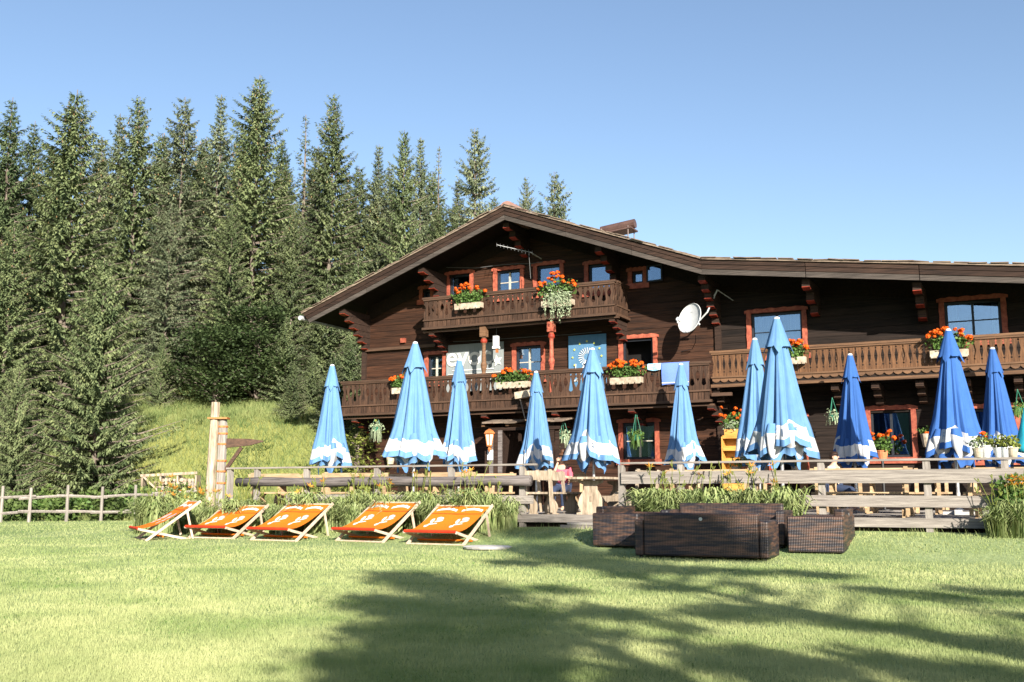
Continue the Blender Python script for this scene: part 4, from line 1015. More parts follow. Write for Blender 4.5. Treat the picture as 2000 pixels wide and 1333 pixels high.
for s in (-1, 1): m = MB(); m.box((s * wd / 2, 0, hh / 2), (.035, .34, hh)); m.build('side', 'shelf', t)
for z in (.25, hh - .95, hh - .64, hh - .34, hh - .012): m = MB(); m.box((0, 0, z), (wd - .04, .34, .04)); m.box((0, -.175, z), (wd - .04, .012, .085)); m.build('board', 'shelf', t)
m = MB(); m.box((0, .16, hh / 2), (wd - .04, .02, hh)); m.build('back', 'shelf', t)
pl = W(1416, 850, -1.2)
t = thing('geranium_pot', 'bushy orange geraniums standing on top of the pine shelf', 'potted plant', (float(x0 + .40), -1.1, zt + .012), 0)
m = MB(); m.box((0, 0, .09), (.66, .24, .18)); m.build('pot', 'shelf', t); leaf_blob((-.02, 0, .38), (.42, .2, .24), 420, .042, 'leaf', t, seed=9); leaf_blob((-.1, -.1, .28), (.3, .12, .16), 160, .035, 'leafpale', t, seed=10, name='pale_foliage')
random.seed(8); heads(t, [(random.uniform(-.5, .45), random.uniform(-.2, .1), random.uniform(.45, .78)) for _ in range(15)], .066, 'petal')
p = W(1723, 888, -1.0); t = thing('geranium_pot', 'orange geraniums in front of the wide ground floor window', 'potted plant', (float(p[0]), -1.0, float(p[2]) - .12), 0)
m = MB(); m.lathe([(.11, 0), (.15, .2), (.16, .2), (.14, .22)], 14); m.build('pot', 'terracotta', t); leaf_blob((0, 0, .38), (.26, .2, .24), 420, .042, 'leaf', t, seed=19)
heads(t, [(random.uniform(-.3, .32), random.uniform(-.2, .1), random.uniform(.5, .72)) for _ in range(12)], .062, 'petal')
m = MB(); m.lathe([(.035, 0), (.035, float(p[2]) - .13 - ZD)], 8); o = m.build('stand', 'black', t); o.location = (0, 0, -(float(p[2]) - .12 - ZD)); m = MB(); m.lathe([(.2, 0), (.2, .03)], 14); o = m.build('stand_foot', 'black', t); o.location = (0, 0, -(float(p[2]) - .12 - ZD))
# pots standing on the handrail at the right
for px, lab, k, fl, r in ((1912, 'cream pot with pale succulents on the handrail, first from the left', 'planter', 0, .10), (1926, 'tall zinc bucket with red flowers on the handrail', 'zinc', 6, .085), (1950, 'small zinc pot with a bushy light green plant on the handrail', 'zinc', 0, .07),
                          (1963, 'zinc pot with yellow green leaves on the handrail, before the last', 'zinc', 0, .075), (1979, 'cream pot with a leafy plant on the handrail, rightmost', 'planter', 0, .085)):
    x = float(W(px, 890, -9.5)[0]); pot(lab, (x, -9.5, 1.62), r, .20 if fl else .16, k, 'leafyel' if px != 1912 else 'leafpale', fl, 'pots on the handrail')
x = float(W(1992, 880, -9.2)[0])
t = thing('teal_sunshade', 'corner of a turquoise folded sunshade at the right picture edge', 'sunshade', (x + .12, -8.9, ZD), 0)
m = MB(); m.lathe([(.02, 1.9), (.10, 1.6), (.20, 1.22), (.22, 1.15), (.06, 1.12)], 10); m.build('cloth', 'teal', t, smooth=True); m = MB(); m.lathe([(.02, 0), (.02, 1.9)], 8); m.build('pole', 'alu', t); m = MB(); m.lathe([(.2, 0), (.2, .06), (.04, .08)], 12); m.build('base', 'stone', t)
for px, Y, lab, k, r in ((1460, -7.0, 'white pot on the deck table in front of the pine shelf', 'planter', .11), (1474, -7.0, 'terracotta pot beside the white pot on the deck table', 'terracotta', .09), (1571, -6.9, 'small clay pot with spiky leaves right of the tallest parasol', 'planter', .07)):
    x = float(W(px, 920, Y)[0]); pot(lab, (x, -7.9 + .05, ZD + .77), r, .2, k, 'leafyel', 0, 'pots on the deck tables', 50)
for px, lab in ((1832, 'cream wall planter left of the large deep blue parasol'), (668 + 92, 'white wall pot left of the large left parasol')):
    p = W(px - 22 if px > 1000 else px, 858 if px > 1000 else 895, -.3); t = thing('wall_planter', lab, 'planter', (float(p[0]), -.22, float(p[2])), 0, 'pale planters on the ground floor wall')
    m = MB(); m.lathe([(.10, -.2), (.16, .12), (.17, .14), (.14, .14)], 12); m.build('pot', 'planter', t); leaf_blob((0, 0, .2), (.22, .16, .14), 120, .035, 'leaf', t, seed=px); heads(t, [(random.uniform(-.2, .1), -.12, .16) for _ in range(3)], .045, 'petal')

# ================================================================== guests at the tables
def skin_mesh(name, verts, edges, radii, k, parent, levels=2):
    me = bpy.data.meshes.new(name); me.from_pydata(verts, edges, []); o = bpy.data.objects.new(name, me); link(o)
    md = o.modifiers.new('skin', 'SKIN'); 
    for i, r in enumerate(radii): me.skin_vertices[0].data[i].radius = (r, r) if not isinstance(r, tuple) else r
    me.skin_vertices[0].data[0].use_root = True
    sd = o.modifiers.new('sub', 'SUBSURF'); sd.levels = levels; sd.render_levels = levels
    dg = bpy.context.evaluated_depsgraph_get(); m2 = bpy.data.meshes.new_from_object(o.evaluated_get(dg)); bpy.data.objects.remove(o)
    m2.materials.clear(); m2.materials.append(M[k]); m2.polygons.foreach_set('use_smooth', [True] * len(m2.polygons)); m2.name = name
    return link(bpy.data.objects.new(name, m2), parent)
def guest(label, loc, rz, shirt, hairk, hand_up, glasses, bun):
    t = thing('person', label, 'person', loc, rz)                     # seat surface at z=.46, facing -y, feet on the deck
    zs = .46
    # one continuous body: pelvis, spine, neck, head, arms, legs
    V = [(0, 0, zs + .10), (0, -.01, zs + .28), (0, -.03, zs + .45), (0, -.03, zs + .58), (0, -.045, zs + .66), (0, -.06, zs + .74), (0, -.065, zs + .86),
         (-.17, -.02, zs + .55), (-.22, -.10, zs + .32), (.17, -.02, zs + .55), (.22, -.10, zs + .32),
         (-.10, -.02, zs + .08), (-.12, -.43, zs + .06), (-.12, -.44, .10), (-.12, -.58, .05), (.10, -.02, zs + .08), (.12, -.43, zs + .06), (.12, -.44, .10), (.12, -.58, .05)]
    Rr = [.14, .125, .14, .10, .055, .085, .095, .065, .048, .065, .048, .095, .07, .042, .035, .095, .07, .042, .035]
    E = [(0, 1), (1, 2), (2, 3), (3, 4), (4, 5), (5, 6), (3, 7), (7, 8), (3, 9), (9, 10), (0, 11), (11, 12), (12, 13), (13, 14), (0, 15), (15, 16), (16, 17), (17, 18)]
    def arm(s, sh, el, wr):
        pass
    if hand_up: V += [(-.12, -.33, zs + .46), (-.06, -.22, zs + .70)]
    else: V += [(-.16, -.33, zs + .34), (-.05, -.42, zs + .36)]
    V += [(.20, -.34, zs + .34), (.08, -.45, zs + .37)]
    n = len(V); E += [(8, n - 4), (n - 4, n - 3), (10, n - 2), (n - 2, n - 1)]; Rr += [.036, .026, .036, .026]
    skin_mesh('body', V, E, Rr, 'skin', t)
    # shirt: the same torso and upper arms a little fuller
    sv = V[:5][:4] + [V[7], V[8], V[9], V[10]]; skin_mesh('shirt', sv, [(0, 1), (1, 2), (2, 3), (3, 4), (4, 5), (3, 6), (6, 7)], [.155, .142, .155, .112, .080, .062, .080, .062], shirt, t)
    skin_mesh('trousers', [V[0]] + V[11:14] + V[15:18], [(0, 1), (1, 2), (2, 3), (0, 4), (4, 5), (5, 6)], [.15, .108, .082, .055, .108, .082, .055], 'jeans', t)
    # hands with five curled fingers
    for wr, sgn in ((V[n - 3], -1), (V[n - 1], 1)):
        wv = Vector(wr); up = hand_up and sgn < 0; d = Vector((0.25 * -sgn, -.1, .95)) if up else Vector((-.5 * sgn, -.85, -.05)); d.normalize(); sx = d.cross(Vector((0, -1, .2))).normalized()
        hv = [tuple(wv), tuple(wv + d * .05)]; he = [(0, 1)]; hr = [.026, .030]
        for f in range(4):
            b = len(hv); o_ = sx * (f - 1.5) * .018; L = (.052, .062, .058, .046)[f]; cu = Vector((0, -.5, -.5)).normalized() * .02
            hv += [tuple(wv + d * .08 + o_), tuple(wv + d * (.08 + L * .5) + o_ + cu * .5), tuple(wv + d * (.08 + L * .8) + o_ + cu * 1.6)]; he += [(1, b), (b, b + 1), (b + 1, b + 2)]; hr += [.010, .009, .008]
        b = len(hv); hv += [tuple(wv + d * .045 - sx * .035), tuple(wv + d * .085 - sx * .05)]; he += [(0, b), (b, b + 1)]; hr += [.012, .009]
        skin_mesh('hand', hv, he, hr, 'skin', t, 1)
    hz = zs + .80; hy = -.065                                          # face details
    m = MB(); m.add([(-.014, hy - .085, hz), (.014, hy - .085, hz), (0, hy - .118, hz - .012), (0, hy - .088, hz + .035)], [(0, 2, 1), (0, 3, 2), (1, 2, 3)]); m.build('nose', 'skin', t)
    for s in (-1, 1):
        m = MB(); m.lathe([(.004, -.012), (.011, 0), (.004, .012)], 8, c=(s * .034, hy - .084, hz + .03)); m.build('eye', 'black', t)
        m = MB(); m.lathe([(.008, -.028), (.014, 0), (.008, .03)], 8, c=(s * .093, hy + .005, hz + .01)); m.build('ear', 'skin', t)
    m = MB(); m.box((0, hy - .086, hz - .038), (.042, .008, .010)); m.build('mouth', 'red', t)
    m = MB(); n1, n2 = 16, 9; vs = []
    for i in range(n2):
        for j in range(n1):
            a = 2 * PI * j / n1; e_ = PI / 2 - i / (n2 - 1) * (PI * .72); front = math.sin(a) < -.15
            if front and e_ < .35: e_ = .35
            rr = .112; vs.append((rr * math.cos(e_) * math.cos(a) * .95, hy + .012 + rr * math.cos(e_) * math.sin(a), hz + .02 + rr * math.sin(e_) * 1.1))
    m.add(vs, [(i * n1 + j, (i + 1) * n1 + j, (i + 1) * n1 + (j + 1) % n1, i * n1 + (j + 1) % n1) for i in range(n2 - 1) for j in range(n1)])
    if bun: m.lathe([(.01, .11), (.05, .13), (.055, .17), (.03, .205), (.005, .21)], 10, c=(0, hy + .05, hz))
    m.build('hair', hairk, t, smooth=True)
    if glasses:
        m = MB()
        for s in (-1, 1): m.box((s * .038, hy - .106, hz + .028), (.058, .008, .036)); m.bar((s * .068, hy - .10, hz + .035), (s * .095, hy + .0, hz + .03), .005, .006)
        m.box((0, hy - .106, hz + .034), (.02, .006, .006)); m.build('sunglasses', 'black', t)
    return t
p = DP(1100, 25.0); guest('woman in a pink top with sunglasses and pinned up hair, hand at her face', (p[0], p[1], ZD), R_(8), 'pink', 'hair2', True, True, True)
bench('short pine bench under the woman in pink', (p[0], p[1] + .02, ZD), R_(8), 1.0)
p = DP(1628, 24.5); guest('dark haired guest in a cream shirt sitting behind the plank railing', (p[0], p[1], ZD), R_(75), 'cream', 'hair', False, False, False)
bench('short pine bench under the guest in the cream shirt', (p[0], p[1] + .02, ZD), R_(75), 1.0)

# ================================================================== deck chairs on the lawn
def deck_chair(label, loc, rz, w=1.32, lift=1.0, sag=.42):
    t = thing('deck_chair', label, 'deck chair', loc, rz, 'double deck chairs along the flower bed')
    hT = .76 * lift; yT = 1.12
    for s in (-1, 1):
        m = MB(); m.bar((s * w / 2, 0, .0), (s * w / 2, yT, hT), .03, .055); m.build('back_rail', 'beech', t)
        m = MB(); m.bar((s * (w / 2 - .045), -.16, .25), (s * (w / 2 - .045), .90, .012), .03, .05); m.build('seat_rail', 'beech', t)
        m = MB(); m.bar((s * (w / 2 + .035), yT * .74, hT * .74), (s * (w / 2 + .035), .98, .0), .026, .045); m.build('prop', 'beech', t)
    for y_, z_, k in ((yT - .03, hT - .02, 'beech'), (-.14, .245, 'beech'), (.92, .03, 'beech'), (.36, .085, 'sling'), (.02, .02, 'beech')):
        m = MB(); m.tube([(-w / 2 + .01, y_, z_), (w / 2 - .01, y_, z_)], .018, 8); m.build('crossbar', k, t)
    def cur(u):                                                      # 0 = top bar, 1 = seat bar
        y_ = (yT - .03) * (1 - u) + (-.14) * u; z_ = (hT - .02) * (1 - u) + .265 * u - sag * (u ** 1.6) * (1 - u) * 1.35; return y_, z_
    m = MB(); n = 22; vs = []
    for i in range(n + 1):
        y_, z_ = cur(i / n)
        for j in range(9):
            v = j / 8 - .5; vs.append((v * (w - .09), y_, z_ - .03 * (.25 - v * v) * math.sin(i / n * PI) - (.012 if j == 4 else 0) * math.sin(i / n * PI)))
    m.add(vs, [(i * 9 + j, (i + 1) * 9 + j, (i + 1) * 9 + j + 1, i * 9 + j + 1) for i in range(n) for j in range(8)]); sl_ = m.build('sling', 'sling', t, smooth=True)
    y_, z_ = cur(1); m = MB(); m.tube([(-w / 2 + .05, y_ - .015, z_), (w / 2 - .05, y_ - .015, z_)], .028, 8); m.build('front_hem', 'slingred', sl_)
    def patch(pts, k, name, du=.005):                                  # flat print lying on the cloth, pts in (x, u)
        m = MB(); vs = []
        for x, u in pts:
            y_, z_ = cur(u); v = x / (w - .09); vs.append((x, y_ - du * .55, z_ + du - .03 * (.25 - v * v) * math.sin(u * PI)))
        k2 = len(pts) // 2; m.add(vs, [(i, i + 1, len(pts) - 2 - i, len(pts) - 1 - i) for i in range(k2 - 1)]); return m.build(name, k, sl_)
    for s in (-1, 1):
        cx = s * (w - .09) / 4
        up = [(cx - .23 + .046 * i, .075 + .05 * ((i - 5) / 5) ** 2 + .008 * math.sin(i * 2.4)) for i in range(11)]; lo = [(cx - .23 + .046 * i, .135 + .045 * ((i - 5) / 5) ** 2) for i in range(11)]
        patch(up + lo[::-1], 'print', 'printed_arc')
        patch([(cx - .29 + .058 * i, .235) for i in range(11)] + [(cx - .29 + .058 * i, .247) for i in range(11)][::-1], 'slingred', 'pillow_seam')
        figs = [([(-.05, .36), (-.0, .33), (.07, .345), (.10, .39), (.05, .42), (-.02, .43), (-.07, .41)][:6], 'printgrey'), ([(-.02, .45), (.05, .43), (.11, .41), (.10, .45), (.04, .48), (-.03, .50)], 'print'), ([(-.12, .40), (-.08, .38), (-.06, .43), (-.05, .52), (-.08, .53), (-.12, .47)], 'print'),
                ([(-.10, .55), (-.03, .53), (.05, .52), (.06, .54), (-.02, .57), (-.09, .59)], 'print'), ([(-.14, .60), (-.09, .58), (-.06, .60), (-.07, .66), (-.10, .68), (-.13, .65)], 'print')]
        for pts, k in figs: patch([(cx + x * 1.15, u) for x, u in pts], k, 'printed_figure')
    return t
def g2(x, y): p = GT(x, y); return (float(p[0]), float(p[1]), tz(p[0], p[1]))
chairs = [((275, 1055), 34, 'leftmost deck chair, turned so it is seen almost from its side'), ((410, 1053), 1, 'second orange double deck chair from the left'), ((532, 1058), 5, 'middle orange double deck chair, next to the flower bed corner'),
          ((700, 1060), 9, 'fourth orange double deck chair from the left'), ((848, 1066), 2, 'rightmost orange double deck chair, beside the pale slab')]
dch = []
for i, ((x, y), a, lab) in enumerate(chairs):
    c = g2(x, y); dch.append(deck_chair(lab, c, R_(-a), 1.24 if i else 1.1, 1.1 if i == 0 else (.98, .93, 1.0, 1.03, .97)[i], (.40, .46, .38, .44, .36)[i]))
p = GT(952, 1072); t = thing('stone_slab', 'pale flat slab lying in the grass beside the deck chairs', 'slab', (float(p[0]), float(p[1]), tz(p[0], p[1])), .3)
m = MB(); m.lathe([(.36, 0), (.38, .035), (.34, .05)], 18); o = m.build('slab', 'stone', t); o.scale = (1.2, .9, 1)

# ================================================================== rattan lounge
def rbox(m, c, d, r=.02): m.box(c, d)
def sofa(label, loc, rz, L=2.15, D=.86, low=False):
    t = thing('rattan_sofa', label, 'sofa', loc, rz, 'rattan sofas on the lawn')            # faces -y, back at +y
    at = .145; H = .61; HB = .72
    def part(nm, c, d, k='rattan'):
        m = MB(); m.box(c, d); o = m.build(nm, k, t); b = o.modifiers.new('bevel', 'BEVEL'); b.width = .028; b.segments = 3; return o
    for s in (-1, 1):
        m = MB(); m.add([(s * (L / 2 - (at if s > 0 else 0)) * 1 if False else 0, 0, 0)], []) if False else None
        part('arm', (s * (L / 2 - at / 2), 0, .045 + (H - .045) / 2), (at, D, H - .045))
    part('backrest', (0, D / 2 - .075, .048 + (HB - .048) / 2), (L - 2 * at - .004, .148, HB - .048))
    part('seat_base', (0, -.075, .20), (L - 2 * at - .004, D - .155, .30))
    for sx in (-1, 1):
        for sy in (-1, 1): part('foot', (sx * (L / 2 - .08), sy * (D / 2 - .08), .0235), (.06, .06, .045), 'black')
    m = MB(); m.lathe([(.001, 0), (.028, .002), (.028, .006)], 12); o = m.build('badge', 'alu', t); o.rotation_euler = (-PI / 2, 0, 0); o.location = (-.02, D / 2 + .0, HB - .09)
    return t
c1 = GT(1235, 1091); c2 = GT(1503, 1097)
cx, cy = float(c1[0] + c2[0]) / 2, float(c1[1] + c2[1]) / 2
sofa('large rattan sofa nearest the camera, seen from behind', (cx, cy + .43, tz(cx, cy) - .005), R_(182), float(c2[0] - c1[0]))
p = GT(1165, 1071); sx_, sy_ = float(p[0]), float(p[1]) + .0
sofa('rattan sofa at the left side of the lounge, half behind the nearest one', (sx_ + .42, sy_ + .80, tz(sx_, sy_) - .005), R_(87), 1.75)
p = GT(1586, 1085)
sofa('sunlit rattan sofa at the right side of the lounge, seen from its arm end', (float(p[0]) + .03, float(p[1]) + .78, tz(p[0], p[1] + .4) - .07), R_(-88), 1.55)
sofa('rattan sofa on the far side of the lounge, facing the camera', (float(W(1418, 990, -11.1)[0]), -11.1, tz(-4.8, -11.1) - .05), R_(2), 2.1)
# ================================================================== trees
def place_top(x, y, d):
    r = ray(x, y); h = np.array([-math.sin(YAW), math.cos(YAW), 0]); P = CAM + r * (d / (r @ h)); b = tz(P[0], P[1]) - .1; return float(P[0]), float(P[1]), b, float(P[2]) - b
def spruce_mesh(name, H, Rb, seed, low=.05, step=.44, nb=8, dens=1.0, pw=.80, droop=.42, mats=('spruce', 'spruce_young'), sz=1.0, cones=0, rough=.35):
    g = np.random.default_rng(seed); V = []; MI = []
    tv = []; tf = []
    zs = []; z = low * H
    while z < H * .985: zs.append(z); z += step * (1.15 - .55 * z / H)
    secs = g.uniform(.55, 1.15, 12)
    for z in zs:
        t = z / H; n = max(3, int(nb * (1.1 - .4 * t) + g.random()))
        a0 = g.uniform(0, 6.28); lv = g.uniform(1 - rough, 1 + rough * .3)
        for k in range(n):
            a = a0 + k * 2 * PI / n + g.normal() * .25
            l = Rb * ((1 - t) ** pw * (.72 + .28 * min(1, t / .18)) + .035) * lv * g.uniform(.62, 1.08) * secs[int((a % (2 * PI)) / (2 * PI) * 12) % 12] ** .5
            if g.random() < .06: l *= 1.22
            if l < .12: l = .12
            ca, sa = math.cos(a), math.sin(a); dr = droop * (1.05 - .9 * t) * g.uniform(.7, 1.3); rise = .12 + .5 * t * t
            m = int((l / .075) * 3.8 * dens) + 6
            u = .10 + .90 * g.random(m) ** .75; rr = l * u; zz = z + l * (rise * u - dr * u ** 1.4 + .22 * u ** 4)
            side = np.where(g.random(m) < .5, -1, 1) * g.uniform(.25, 1.25, m)
            side[u > .93] *= .2
            hang = g.random(m) < .52
            ln = (.15 + .31 * (1 - u)) * g.uniform(.6, 1.25, m) * sz * min(1, .45 + l * .5)
            dx = np.cos(a + side); dy = np.sin(a + side); dz = np.where(hang, -g.uniform(.8, 1.9, m), g.normal(0, .22, m) - .12)
            D = np.stack([dx, dy, dz], 1); D /= np.linalg.norm(D, axis=1)[:, None]
            P = np.stack([rr * ca, rr * sa, zz], 1) + g.normal(0, .022, (m, 3))
            N = g.normal(size=(m, 3)) * .45 + np.array([0, 0, 1.0]); N = np.where(hang[:, None], np.array([ca, sa, .3]) + g.normal(size=(m, 3)) * .6, N); Wd = np.cross(D, N); Wd /= np.linalg.norm(Wd, axis=1)[:, None] + 1e-6
            wd = (ln * np.where(hang, g.uniform(.12, .2, m), g.uniform(.09, .15, m)))[:, None]; L = ln[:, None]
            V.append(np.stack([P, P + D * L * .45 + Wd * wd, P + D * L, P + D * L * .45 - Wd * wd], 1).reshape(-1, 3))
            MI.append(((u > .80) & (g.random(m) < .55)).astype(np.int32))
            if l > .5:                                                # woody branch, three sided
                b = len(tv); w0 = .012 + .012 * l
                for q, uu in enumerate((0, .5, .95)):
                    c = (l * uu * ca, l * uu * sa, z + l * (rise * uu - dr * uu ** 1.4 + .22 * uu ** 4)); ww = w0 * (1.1 - uu)
                    for j in range(3): an = j * 2.094; tv.append((c[0] - sa * ww * math.cos(an), c[1] + ca * ww * math.cos(an), c[2] + ww * math.sin(an)))
                for q in range(2):
                    for j in range(3): tf.append((b + q * 3 + j, b + q * 3 + (j + 1) % 3, b + q * 3 + 3 + (j + 1) % 3, b + q * 3 + 3 + j))
    V = np.concatenate(V); MI = np.concatenate(MI); F = np.arange(len(V)).reshape(-1, 4); mats = list(mats)
    if cones:
        n = cones; t = g.uniform(.62, .97, n); a = g.uniform(0, 6.28, n); r = Rb * (1 - t) ** pw * g.uniform(.5, 1.0, n) + .05
        P = np.stack([r * np.cos(a), r * np.sin(a), t * H - .1], 1); s = .022
        C = np.stack([P + [0, 0, .07], P + [s, s, 0], P - [0, 0, .07], P - [s, s, 0]], 1).reshape(-1, 3)
        V = np.concatenate([V, C]); F = np.arange(len(V)).reshape(-1, 4); MI = np.concatenate([MI, np.full(n, 2, np.int32)]); mats.append('cone')
    crown = npmesh(name + '_crown', V, F, mats, MI)
    tr = MB(); n = 9; g2_ = random.Random(seed)
    tr.tube([(g2_.uniform(-.04, .04), g2_.uniform(-.04, .04), H * i / n - (.3 if i == 0 else 0)) for i in range(n + 1)], [max(.015, .011 * H * (1 - i / n) ** .9) for i in range(n + 1)], 8)
    b = len(tr.v); tr.v += tv; tr.f += [tuple(i + b for i in f) for f in tf]; tr.m += [0] * len(tf)
    return crown, tr.mesh(name + '_trunk', 'bark'), H
SPR = dict(
    a=spruce_mesh('spruce_a', 18, 4.56, 1, cones=45, pw=.80, dens=1.25), b=spruce_mesh('spruce_b', 18, 3.86, 2, mats=('spruce_grey', 'spruce'), droop=.5, rough=.5, pw=.78, dens=1.25),
    c=spruce_mesh('spruce_c', 18, 5.03, 3, mats=('spruce', 'spruce_grey'), pw=.82, droop=.42, rough=.5, cones=30, dens=1.15), d=spruce_mesh('spruce_d', 18, 3.63, 4, mats=('spruce_dark', 'spruce'), pw=.78, rough=.4, dens=1.2),
    e=spruce_mesh('spruce_e', 18, 4.21, 5, mats=('spruce_grey', 'spruce_grey'), pw=.66, step=.46, dens=1.0, rough=.6, droop=.5, cones=20),
    y=spruce_mesh('spruce_young', 9, 3.4, 6, low=.03, step=.27, mats=('spruce', 'spruce_young'), pw=.82, droop=.16, dens=1.5, sz=.8),
    z=spruce_mesh('spruce_small', 8, 2.4, 7, low=.03, step=.27, mats=('spruce', 'spruce_grey'), pw=.85, droop=.2, dens=1.4, sz=.85),
    s=spruce_mesh('spruce_sparse', 16, 1.7, 8, low=.15, step=.45, nb=4, dens=.5, mats=('spruce_grey', 'spruce_grey'), rough=.5))
rt = random.Random(9)
def spruce(kind, x, y, d, label, wide=1.0, grp='spruces on the slope beside the chalet'):
    X_, Y_, b, h = place_top(x, y, d); cr, tr, H = SPR[kind]; k = h / H
    t = thing('spruce_tree', label, 'spruce', (X_, Y_, b), rt.uniform(0, 6.28), grp); t.scale = (wide, wide, 1)
    for nm, me in (('crown', cr), ('trunk', tr)):
        o = bpy.data.objects.new(nm, me); link(o, t); o.scale = (k, k, k)
    return t
TREES = [
 ('d', 25, 190, 52, 'dark narrow spruce with a pointed top nearest the left picture edge', 1.0), ('d', 68, 236, 58, 'slim shorter spruce just right of the leftmost dark one', .95),
 ('a', 150, 176, 45, 'broad pale spruce with many cones, third top from the left', 1.12), ('b', 236, 222, 58, 'thin spruce top close left of the wide forked one', .9),
 ('c', 273, 190, 51, 'wide bushy spruce top, fifth from the left', 1.0), ('e', 362, 190, 49, 'ragged spruce with a bare pale trunk showing in its crown', 1.0),
 ('b', 433, 185, 53, 'slender spruce left of the tallest one', .95), ('a', 507, 147, 49, 'tallest spruce of the whole wood', 1.05),
 ('d', 553, 268, 58, 'low spruce top right behind the tallest spruce', 1.0), ('s', 597, 225, 56, 'thin light spruce top between the tallest and the regular cone shaped one', 1.3),
 ('c', 652, 185, 50, 'regular cone shaped spruce with a sharp top, right of the gap', .92), ('b', 740, 282, 52, 'slim spruce first of the group behind the chalet roof', .95),
 ('c', 790, 254, 49, 'round topped bushy spruce above the left roof slope', .85), ('b', 822, 268, 53, 'spruce leaning close to the round topped one', .9),
 ('s', 857, 286, 54, 'half bare sparse spruce above the left roof slope', 1.1), ('e', 928, 250, 48, 'open branched spruce standing above the gable peak', .95),
 ('e', 1027, 345, 55, 'small spruce top just right of the gable peak', .75), ('e', 1083, 335, 51, 'rightmost spruce, open branched, above the right roof slope', .9),
 ('b', -60, 330, 46, 'spruce cut off by the left picture edge, high one', 1.1), ('a', 30, 430, 41, 'spruce with hanging twigs low at the left picture edge', 1.15),
 ('y', 205, 505, 37.5, 'young wide spruce with branches down to the fence', .95), ('b', 105, 420, 46, 'grey green spruce filling the gap left of the young wide one', 1.2),
 ('e', 335, 400, 45, 'ragged spruce over the dark beech, half way up', 1.05), ('a', 455, 400, 46, 'spruce half way up, above the dark beech', 1.0),
 ('c', 575, 400, 47, 'spruce half way up, left of the roof corner', 1.0), ('z', 640, 555, 45, 'small dense spruce left under the eaves corner', 1.35),
 ('z', 700, 505, 47, 'small spruce behind the left chalet wall', 1.3), ('z', 560, 620, 44.5, 'low dense spruce above the meadow bank', 1.35),
 ('z', 575, 705, 41.2, 'dense low spruce on the bank left of the leftmost parasol', 1.3), ('z', 655, 690, 40.2, 'dense low spruce on the bank right behind the leftmost parasol', 1.35), ('z', 612, 690, 43, 'lowest dense spruce right behind the leftmost parasol', 1.3), ('z', 685, 640, 42.5, 'dense spruce touching the left chalet corner', 1.2),
 ('a', 860, 400, 50, 'spruce filling the gap below the half bare one', 1.0), ('y', 318, 650, 43.5, 'young spruce at the top end of the grassy bank', .7), ('y', 40, 700, 36.5, 'young spruce behind the fence at the left picture edge', .8),
 ('b', 680, 340, 56, 'spruce in the second row left of the roof group', 1.1), ('d', 480, 290, 60, 'dark spruce in the back row left of the tallest', 1.2), ('d', 320, 290, 62, 'dark spruce in the back row beside the ragged one', 1.2), ('d', 200, 300, 60, 'dark spruce in the back row right of the broad pale one', 1.2),
 ('d', 610, 330, 60, 'dark spruce in the back row left of the cone shaped one', 1.2), ('d', 980, 415, 58, 'low dark spruce directly behind the gable peak', 1.1), ('d', 110, 330, 60, 'dark spruce in the back row left of the broad pale one', 1.2), ('c', 105, 285, 56, 'spruce in the second row left beside the broad pale one', 1.25), ('b', 200, 268, 57, 'spruce in the second row right beside the broad pale one', 1.25), ('c', 318, 262, 57, 'spruce in the second row left of the ragged one', 1.2), ('a', 402, 268, 56, 'spruce in the second row left of the slender one', 1.2),
 ('c', 470, 262, 57, 'spruce in the second row left of the tallest one', 1.2), ('b', 622, 285, 57, 'spruce in the second row left beside the cone shaped one', 1.25), ('c', 702, 325, 56, 'spruce in the second row right of the cone shaped one', 1.25), ('b', 762, 325, 57, 'spruce in the second row left of the round topped one', 1.2), ('c', 845, 335, 57, 'spruce in the second row beside the half bare one', 1.2), ('b', 895, 350, 57, 'spruce in the second row left of the open branched one', 1.2), ('c', 965, 385, 56, 'spruce in the second row just left of the gable peak', 1.2),
 ('c', 365, 330, 55, 'spruce in the second row right behind the ragged one', 1.1), ('a', 395, 300, 57, 'spruce in the second row between the ragged and the slender one', 1.1), ('c', 560, 320, 55, 'spruce in the second row right of the tallest', 1.1), ('a', 730, 390, 52, 'spruce half way up left above the roof slope', 1.1),
 ('c', 890, 400, 55, 'spruce behind the half bare one and the open branched one', 1.1), ('a', 15, 300, 56, 'spruce in the second row at the left picture edge', 1.1), ('d', 1055, 390, 58, 'low spruce between the two right of the gable peak', 1.1),
 ('d', 770, 370, 60, 'dark spruce in the back row behind the round topped one', 1.3)]
for k, x, y, d, lab, wd in TREES: spruce(k, x, y, d, lab, wd * 1.08)
for i, (x, y) in enumerate(((-31, -27), (-36, -31), (-40, -24), (-44, -30))):   # unseen spruces added behind the left shoulder to cut the sky fill
    cr, tr, H = SPR['abcd'[i % 4]]; t = thing('spruce_tree', 'unseen spruce added to dim the sky fill, ' + ('closest to the camera', 'second behind the left shoulder', 'third along the row', 'fourth along the row', 'in the second row, nearest', 'in the second row, middle', 'in the second row, farthest', 'straight behind the camera', 'farthest out beside the lawn', 'in the last row')[i], 'spruce', (x, y, 0), i * 1.3, 'unseen spruces added to dim the sky fill')
    for nm, me in (('crown', cr), ('trunk', tr)): o = bpy.data.objects.new(nm, me); link(o, t); o.scale = (1.02 + .03 * (i % 3),) * 3
